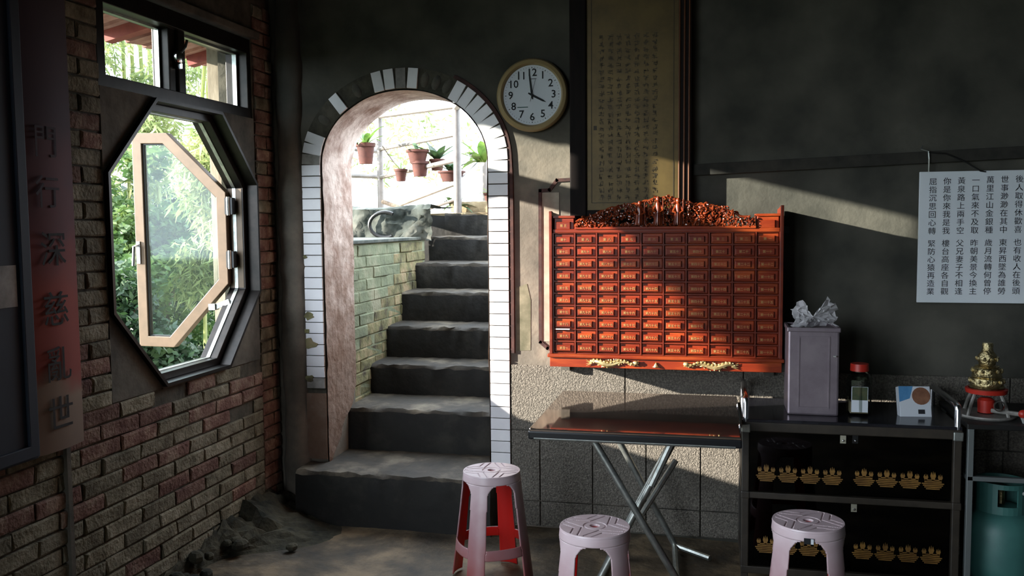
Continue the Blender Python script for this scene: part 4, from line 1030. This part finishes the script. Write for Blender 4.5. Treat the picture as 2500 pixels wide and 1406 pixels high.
for (z0, z1, zm) in ((.39, SH-.05, .435), (.077, .36, .135)):
    for q, (x0, x1, y) in enumerate(((SX0+.032, .525, SY0+.010), (.515, SX1-.032, SY0+.018))):
        d = MB().box(x0, x1, y, y+.004, z0, z1).build('glass_door', M['smoke'], sb)
        g = MB()
        for i in range(4):
            mm = motif(x0+(x1-x0)*(.17+.22*i), zm+.02, .088); mm.v = [(a_, b_+(y-SY0-.0075), c_) for a_, b_, c_ in mm.v]; g.add(mm.v, mm.f)
        g.build('gold_motif', M['motif'], d)
        xk = .498 if q == 0 else .545
        if z0 > .2 or q == 1:
            lp = MB().box(xk-.011, xk+.011, y-.003, y, z1-.036, z1-.004).build('latch_plate', M['latch'] if q == 0 or z0 < .2 else M['black'], d)
            MB().lathe([(0, -.008), (.004, -.007), (.005, 0)], (xk, y-.003, z1-.024), 10, 'y').build('latch_knob', M['chrome'], lp, smooth=True)
for x in (SX0+.015, SX1-.015):
    MB().tube([(x, SY0+.012, SH-.045), (x, SY0+.012, SH+.065), (x, SY0+.016, SH+.076), (x, SY0+.03, SH+.08), (x, SY1-.04, SH+.08), (x, SY1-.02, SH+.07), (x, SY1-.018, SH-.01)], .013, 10).build('end_rail', M['chrome'], sb, smooth=True)
    MB().box(x-.018, x+.018, SY0-.008, SY0+.03, SH-.055, SH-.02).build('corner_cap', M['steel'], sb, bev=.004)
    MB().box(x-.017, x+.017, SY0-.007, SY0+.03, .36, .39).build('corner_cap', M['cab_frame'], sb, bev=.004)
tag(MB().lathe([(0, 0), (.05, 0), (.085, .05), (.09, .09), (.085, .09), (.045, .01), (0, .01)], (.62, 3.97, .388), 24).build('brown_bowl', M['label_brown'], smooth=True), 'round brown bowl behind the upper right glass door', 'bowl')
tag(MB().lathe([(0, 0), (.032, 0), (.032, .10), (.028, .11), (0, .11)], (.44, 3.95, .388), 18).build('orange_can', M['red'], smooth=True), 'orange can behind the upper left glass door', 'can')

# ------------------------------------------------------------ things on the sideboard
tn = thing('tin_canister', 'square dull tin canister with a plastic bag on top', 'tin', (.39, 3.94, SH))
MB().box(.290, .492, 3.85, 4.05, SH, 1.045).build('body', M['tin'], tn, bev=.008)
MB().ring([(.286, 3.846), (.496, 3.846), (.496, 4.054), (.286, 4.054)], [(.298, 3.858), (.484, 3.858), (.484, 4.042), (.298, 4.042)], lambda u, v, w: (u, v, w), 1.038, 1.056).build('rim', M['tin'], tn, bev=.003)
MB().ring([(.33, SH+.03), (.455, SH+.03), (.455, 1.02), (.33, 1.02)], [(.336, SH+.036), (.449, SH+.036), (.449, 1.014), (.336, 1.014)], lambda u, v, w: (u, w, v), 3.850, 3.846).build('embossed_panel', M['tin'], tn)
MB().tube([(.47, 3.848, .94), (.478, 3.838, .94), (.487, 3.848, .94)], .003, 6).build('handle_lug', M['steel'], tn)
b = MB()
def crumple(P0, dirs, L, amp, nv=7):
    vs = []; nu = len(dirs); P0 = Vector(P0)
    for j in range(nv+1):
        for i, d in enumerate(dirs):
            t = j/nv; vs.append(P0 + Vector(d)*L*t*random.uniform(.9, 1.08) + Vector((random.uniform(-1, 1), random.uniform(-1.6, 1.6), random.uniform(-1, 1)))*amp*(.25+t))
    b.add(vs, [(j*nu+i, j*nu+i+1, (j+1)*nu+i+1, (j+1)*nu+i) for j in range(nv) for i in range(nu-1)])
kn = (.395, 3.94, 1.092)
crumple(kn, [(math.cos(a), .35*math.sin(a*3), math.sin(a)) for a in np.linspace(2.1, 3.7, 12)], .085, .007)      # left lobe
crumple(kn, [(math.cos(a), .35*math.sin(a*3+1), math.sin(a)) for a in np.linspace(-.35, 1.0, 12)], .10, .007)     # right lobe
crumple(kn, [(math.cos(a), .6*math.sin(a*2), -.42) for a in np.linspace(-.2, 3.34, 16)], .095, .006)               # skirt below the knot
tag(b.build('plastic_bag', M['bag']), 'crumpled clear plastic bag on top of the tin canister', 'bag')
jr = thing('plastic_jar', 'clear plastic jar with a red lid and printed label beside the tin', 'jar', (.578, 3.90, SH))
MB().lathe([(0, 0), (.045, .002), (.050, .02), (.050, .15), (.042, .17), (.030, .18), (.030, .188)], (.578, 3.90, SH), 8).build('body', M['jar'], jr)
MB().lathe([(0, .215), (.036, .215), (.037, .185), (.033, .185)], (.578, 3.90, SH), 20).build('lid', M['red'], jr, smooth=True)
lb = MB().box(.542, .606, 3.8525, 3.8545, SH+.02, SH+.125).build('label', M['label_white'], jr)
MB().prism([(.544, SH+.07), (.604, SH+.07), (.604, SH+.124), (.544, SH+.124)], fn, 3.852, 3.8525).build('label_print', M['label_green'], lb)
MB().box(.54, .61, 3.87, 3.93, SH+.012, SH+.06).build('contents', M['soil'], jr)
bx_ = thing('paper_box', 'small pale blue printed box leaning back on the sideboard', 'box', (.80, 3.93, SH))
Mx = Matrix.Translation((.80, 3.90, SH)) @ Matrix.Rotation(.12, 4, 'Z') @ Matrix.Rotation(-.28, 4, 'X')
MB().box(-.062, .062, 0, .04, 0, .125, Mx).build('carton', M['label_white'], bx_, bev=.002)
MB().prism([(-.062, .06), (-.02, .075), (-.005, .125), (-.062, .125)], lambda u, v, w: Mx @ Vector((u, w, v)), -.0006, 0).build('blue_print', M['label_blue'], bx_)
MB().prism([(.025+.036*math.cos(t), .085+.036*math.sin(t)) for t in np.linspace(0, 2*PI, 20)[:-1]], lambda u, v, w: Mx @ Vector((u, w, v)), -.0010, -.0003).build('round_picture', M['label_brown'], bx_)
MB().prism([(.01, .012), (.036, .012), (.036, .03), (.01, .03)], lambda u, v, w: Mx @ Vector((u, w, v)), -.0012, 0).build('dark_print', M['ink'], bx_)

# ------------------------------------------------------------ rack, stove, brass burner, gas cylinder
rk_ = thing('tube_rack', 'metal tube rack with a dark shelf at the right edge', 'rack', (1.25, 3.9, 0))
for x in (.965, 1.55):
    for y in (3.74, 4.18): MB().box(x-.011, x+.011, y-.011, y+.011, 0, .685).build('post', M['rack'], rk_, bev=.002)
for z in (.49,):
    MB().box(.955, 1.56, 3.729, 3.751, z-.009, z+.009).build('rail', M['rack'], rk_, bev=.002)
    MB().box(.955, .975, 3.74, 4.18, z-.009, z+.009).build('rail', M['rack'], rk_); MB().box(1.54, 1.56, 3.74, 4.18, z-.009, z+.009).build('rail', M['rack'], rk_)
MB().box(.95, 1.57, 3.725, 4.195, .685, .705).build('shelf', M['cab_in'], rk_, bev=.003)
sv = thing('gas_stove', 'small cast iron gas stove with a red ring and valve on the rack', 'stove', (1.06, 3.90, .705))
sc = (1.06, 3.90)
MB().lathe([(.02, .0), (.105, .0), (.11, .006), (.108, .012), (.03, .012)], (*sc, .705), 32).build('base_plate', M['iron'], sv, smooth=True)
for a in (-2.5, -.9, .7, 2.2): MB().tube([(sc[0]+.10*math.cos(a), sc[1]+.10*math.sin(a), .715), (sc[0]+.085*math.cos(a), sc[1]+.085*math.sin(a), .76), (sc[0]+.062*math.cos(a), sc[1]+.062*math.sin(a), .805)], .007, 7).build('leg', M['iron'], sv, smooth=True)
MB().lathe([(.060, .095), (.075, .095), (.078, .112), (.066, .114), (.060, .095)], (*sc, .705), 32).build('red_ring', M['red'], sv, smooth=True)
MB().lathe([(0, 0), (.03, 0), (.032, .05), (.02, .06), (0, .06)], (*sc, .72), 18).build('burner', M['red'], sv, smooth=True)
MB().ring([(1.085+.022*math.cos(t), .762+.022*math.sin(t)) for t in np.linspace(0, 2*PI, 21)[:-1]], [(1.085+.0175*math.cos(t), .762+.0175*math.sin(t)) for t in np.linspace(0, 2*PI, 21)[:-1]], fn, 3.81, 3.818).build('air_ring', M['chrome'], sv)
MB().tube([(1.07, 3.86, .735), (1.16, 3.80, .735)], .009, 8).build('gas_pipe', M['iron'], sv, smooth=True)
MB().blob((1.165, 3.795, .738), (.018, .014, .017), 10, 6).build('valve_knob', M['red'], sv, smooth=True)
tag(MB().tube([(1.165, 3.80, .722), (1.17, 3.72, .66), (1.20, 3.69, .60), (1.27, 3.68, .54), (1.34, 3.70, .45), (1.30, 3.80, .41), (1.19, 3.88, .40)], .0075, 8).build('gas_hose', M['hose'], smooth=True), 'grey rubber hose from the stove valve down to the gas cylinder', 'hose')
br = thing('brass_burner', 'ornate tiered brass incense burner standing on the gas stove', 'incense burner', (1.06, 3.90, .819))
def tier(name, prof, n=20): MB().lathe(prof, (*sc, .819), n).build(name, M['brass'], br, smooth=True)
tier('base_tier', [(0, 0), (.062, 0), (.066, .006), (.060, .012), (.063, .022), (.058, .04), (.052, .044)])
tier('middle_tier', [(.052, .044), (.057, .048), (.053, .054), (.055, .066), (.048, .082), (.043, .085)])
tier('upper_tier', [(.043, .085), (.046, .089), (.030, .094), (.032, .104), (.037, .118), (.034, .132), (.022, .148), (.019, .16), (.021, .176), (.018, .182), (0, .183)])
g = MB()
for z, r, k in ((.03, .062, 14), (.072, .054, 12), (.118, .038, 9)):
    for i in range(k): a = 2*PI*i/k; g.blob((sc[0]+r*math.cos(a), sc[1]+r*math.sin(a), .819+z), (.007, .007, .009), 6, 4)
g.build('relief', M['brass'], br, smooth=True)
gc = thing('gas_cylinder', 'teal gas cylinder with a collar under the rack', 'gas cylinder', (1.14, 3.95, 0))
c0 = (1.14, 3.95, 0)
MB().lathe([(0, .03), (.11, .03), (.14, .06), (.145, .10), (.145, .24), (.13, .29), (.08, .325), (.04, .335), (0, .335)], c0, 32).build('body', M['teal'], gc, smooth=True)
MB().lathe([(.105, 0), (.112, 0), (.112, .05), (.105, .05), (.105, 0)], c0, 32).build('foot_ring', M['teal'], gc, smooth=True)
b = MB()
for i in range(32):
    a0, a1 = 2*PI*i/32, 2*PI*(i+1)/32; am = (a0+a1)/2; op = abs(((am + PI/2 + PI) % (2*PI)) - PI) < .42
    for z0, z1 in (((.31, .345), (.415, .435)) if op else ((.31, .435),)):
        vs = [(c0[0]+r*math.cos(a), c0[1]+r*math.sin(a), z) for a in (a0, a1) for r in (.092, .098) for z in (z0, z1)]
        b.add(vs, [(0, 1, 3, 2), (4, 6, 7, 5), (0, 4, 5, 1), (2, 3, 7, 6), (0, 2, 6, 4), (1, 5, 7, 3)])
b.build('collar', M['teal'], gc)
MB().tube([(1.14, 3.95, .33), (1.14, 3.95, .40)], .014, 8).build('valve', M['brass'], gc, smooth=True)
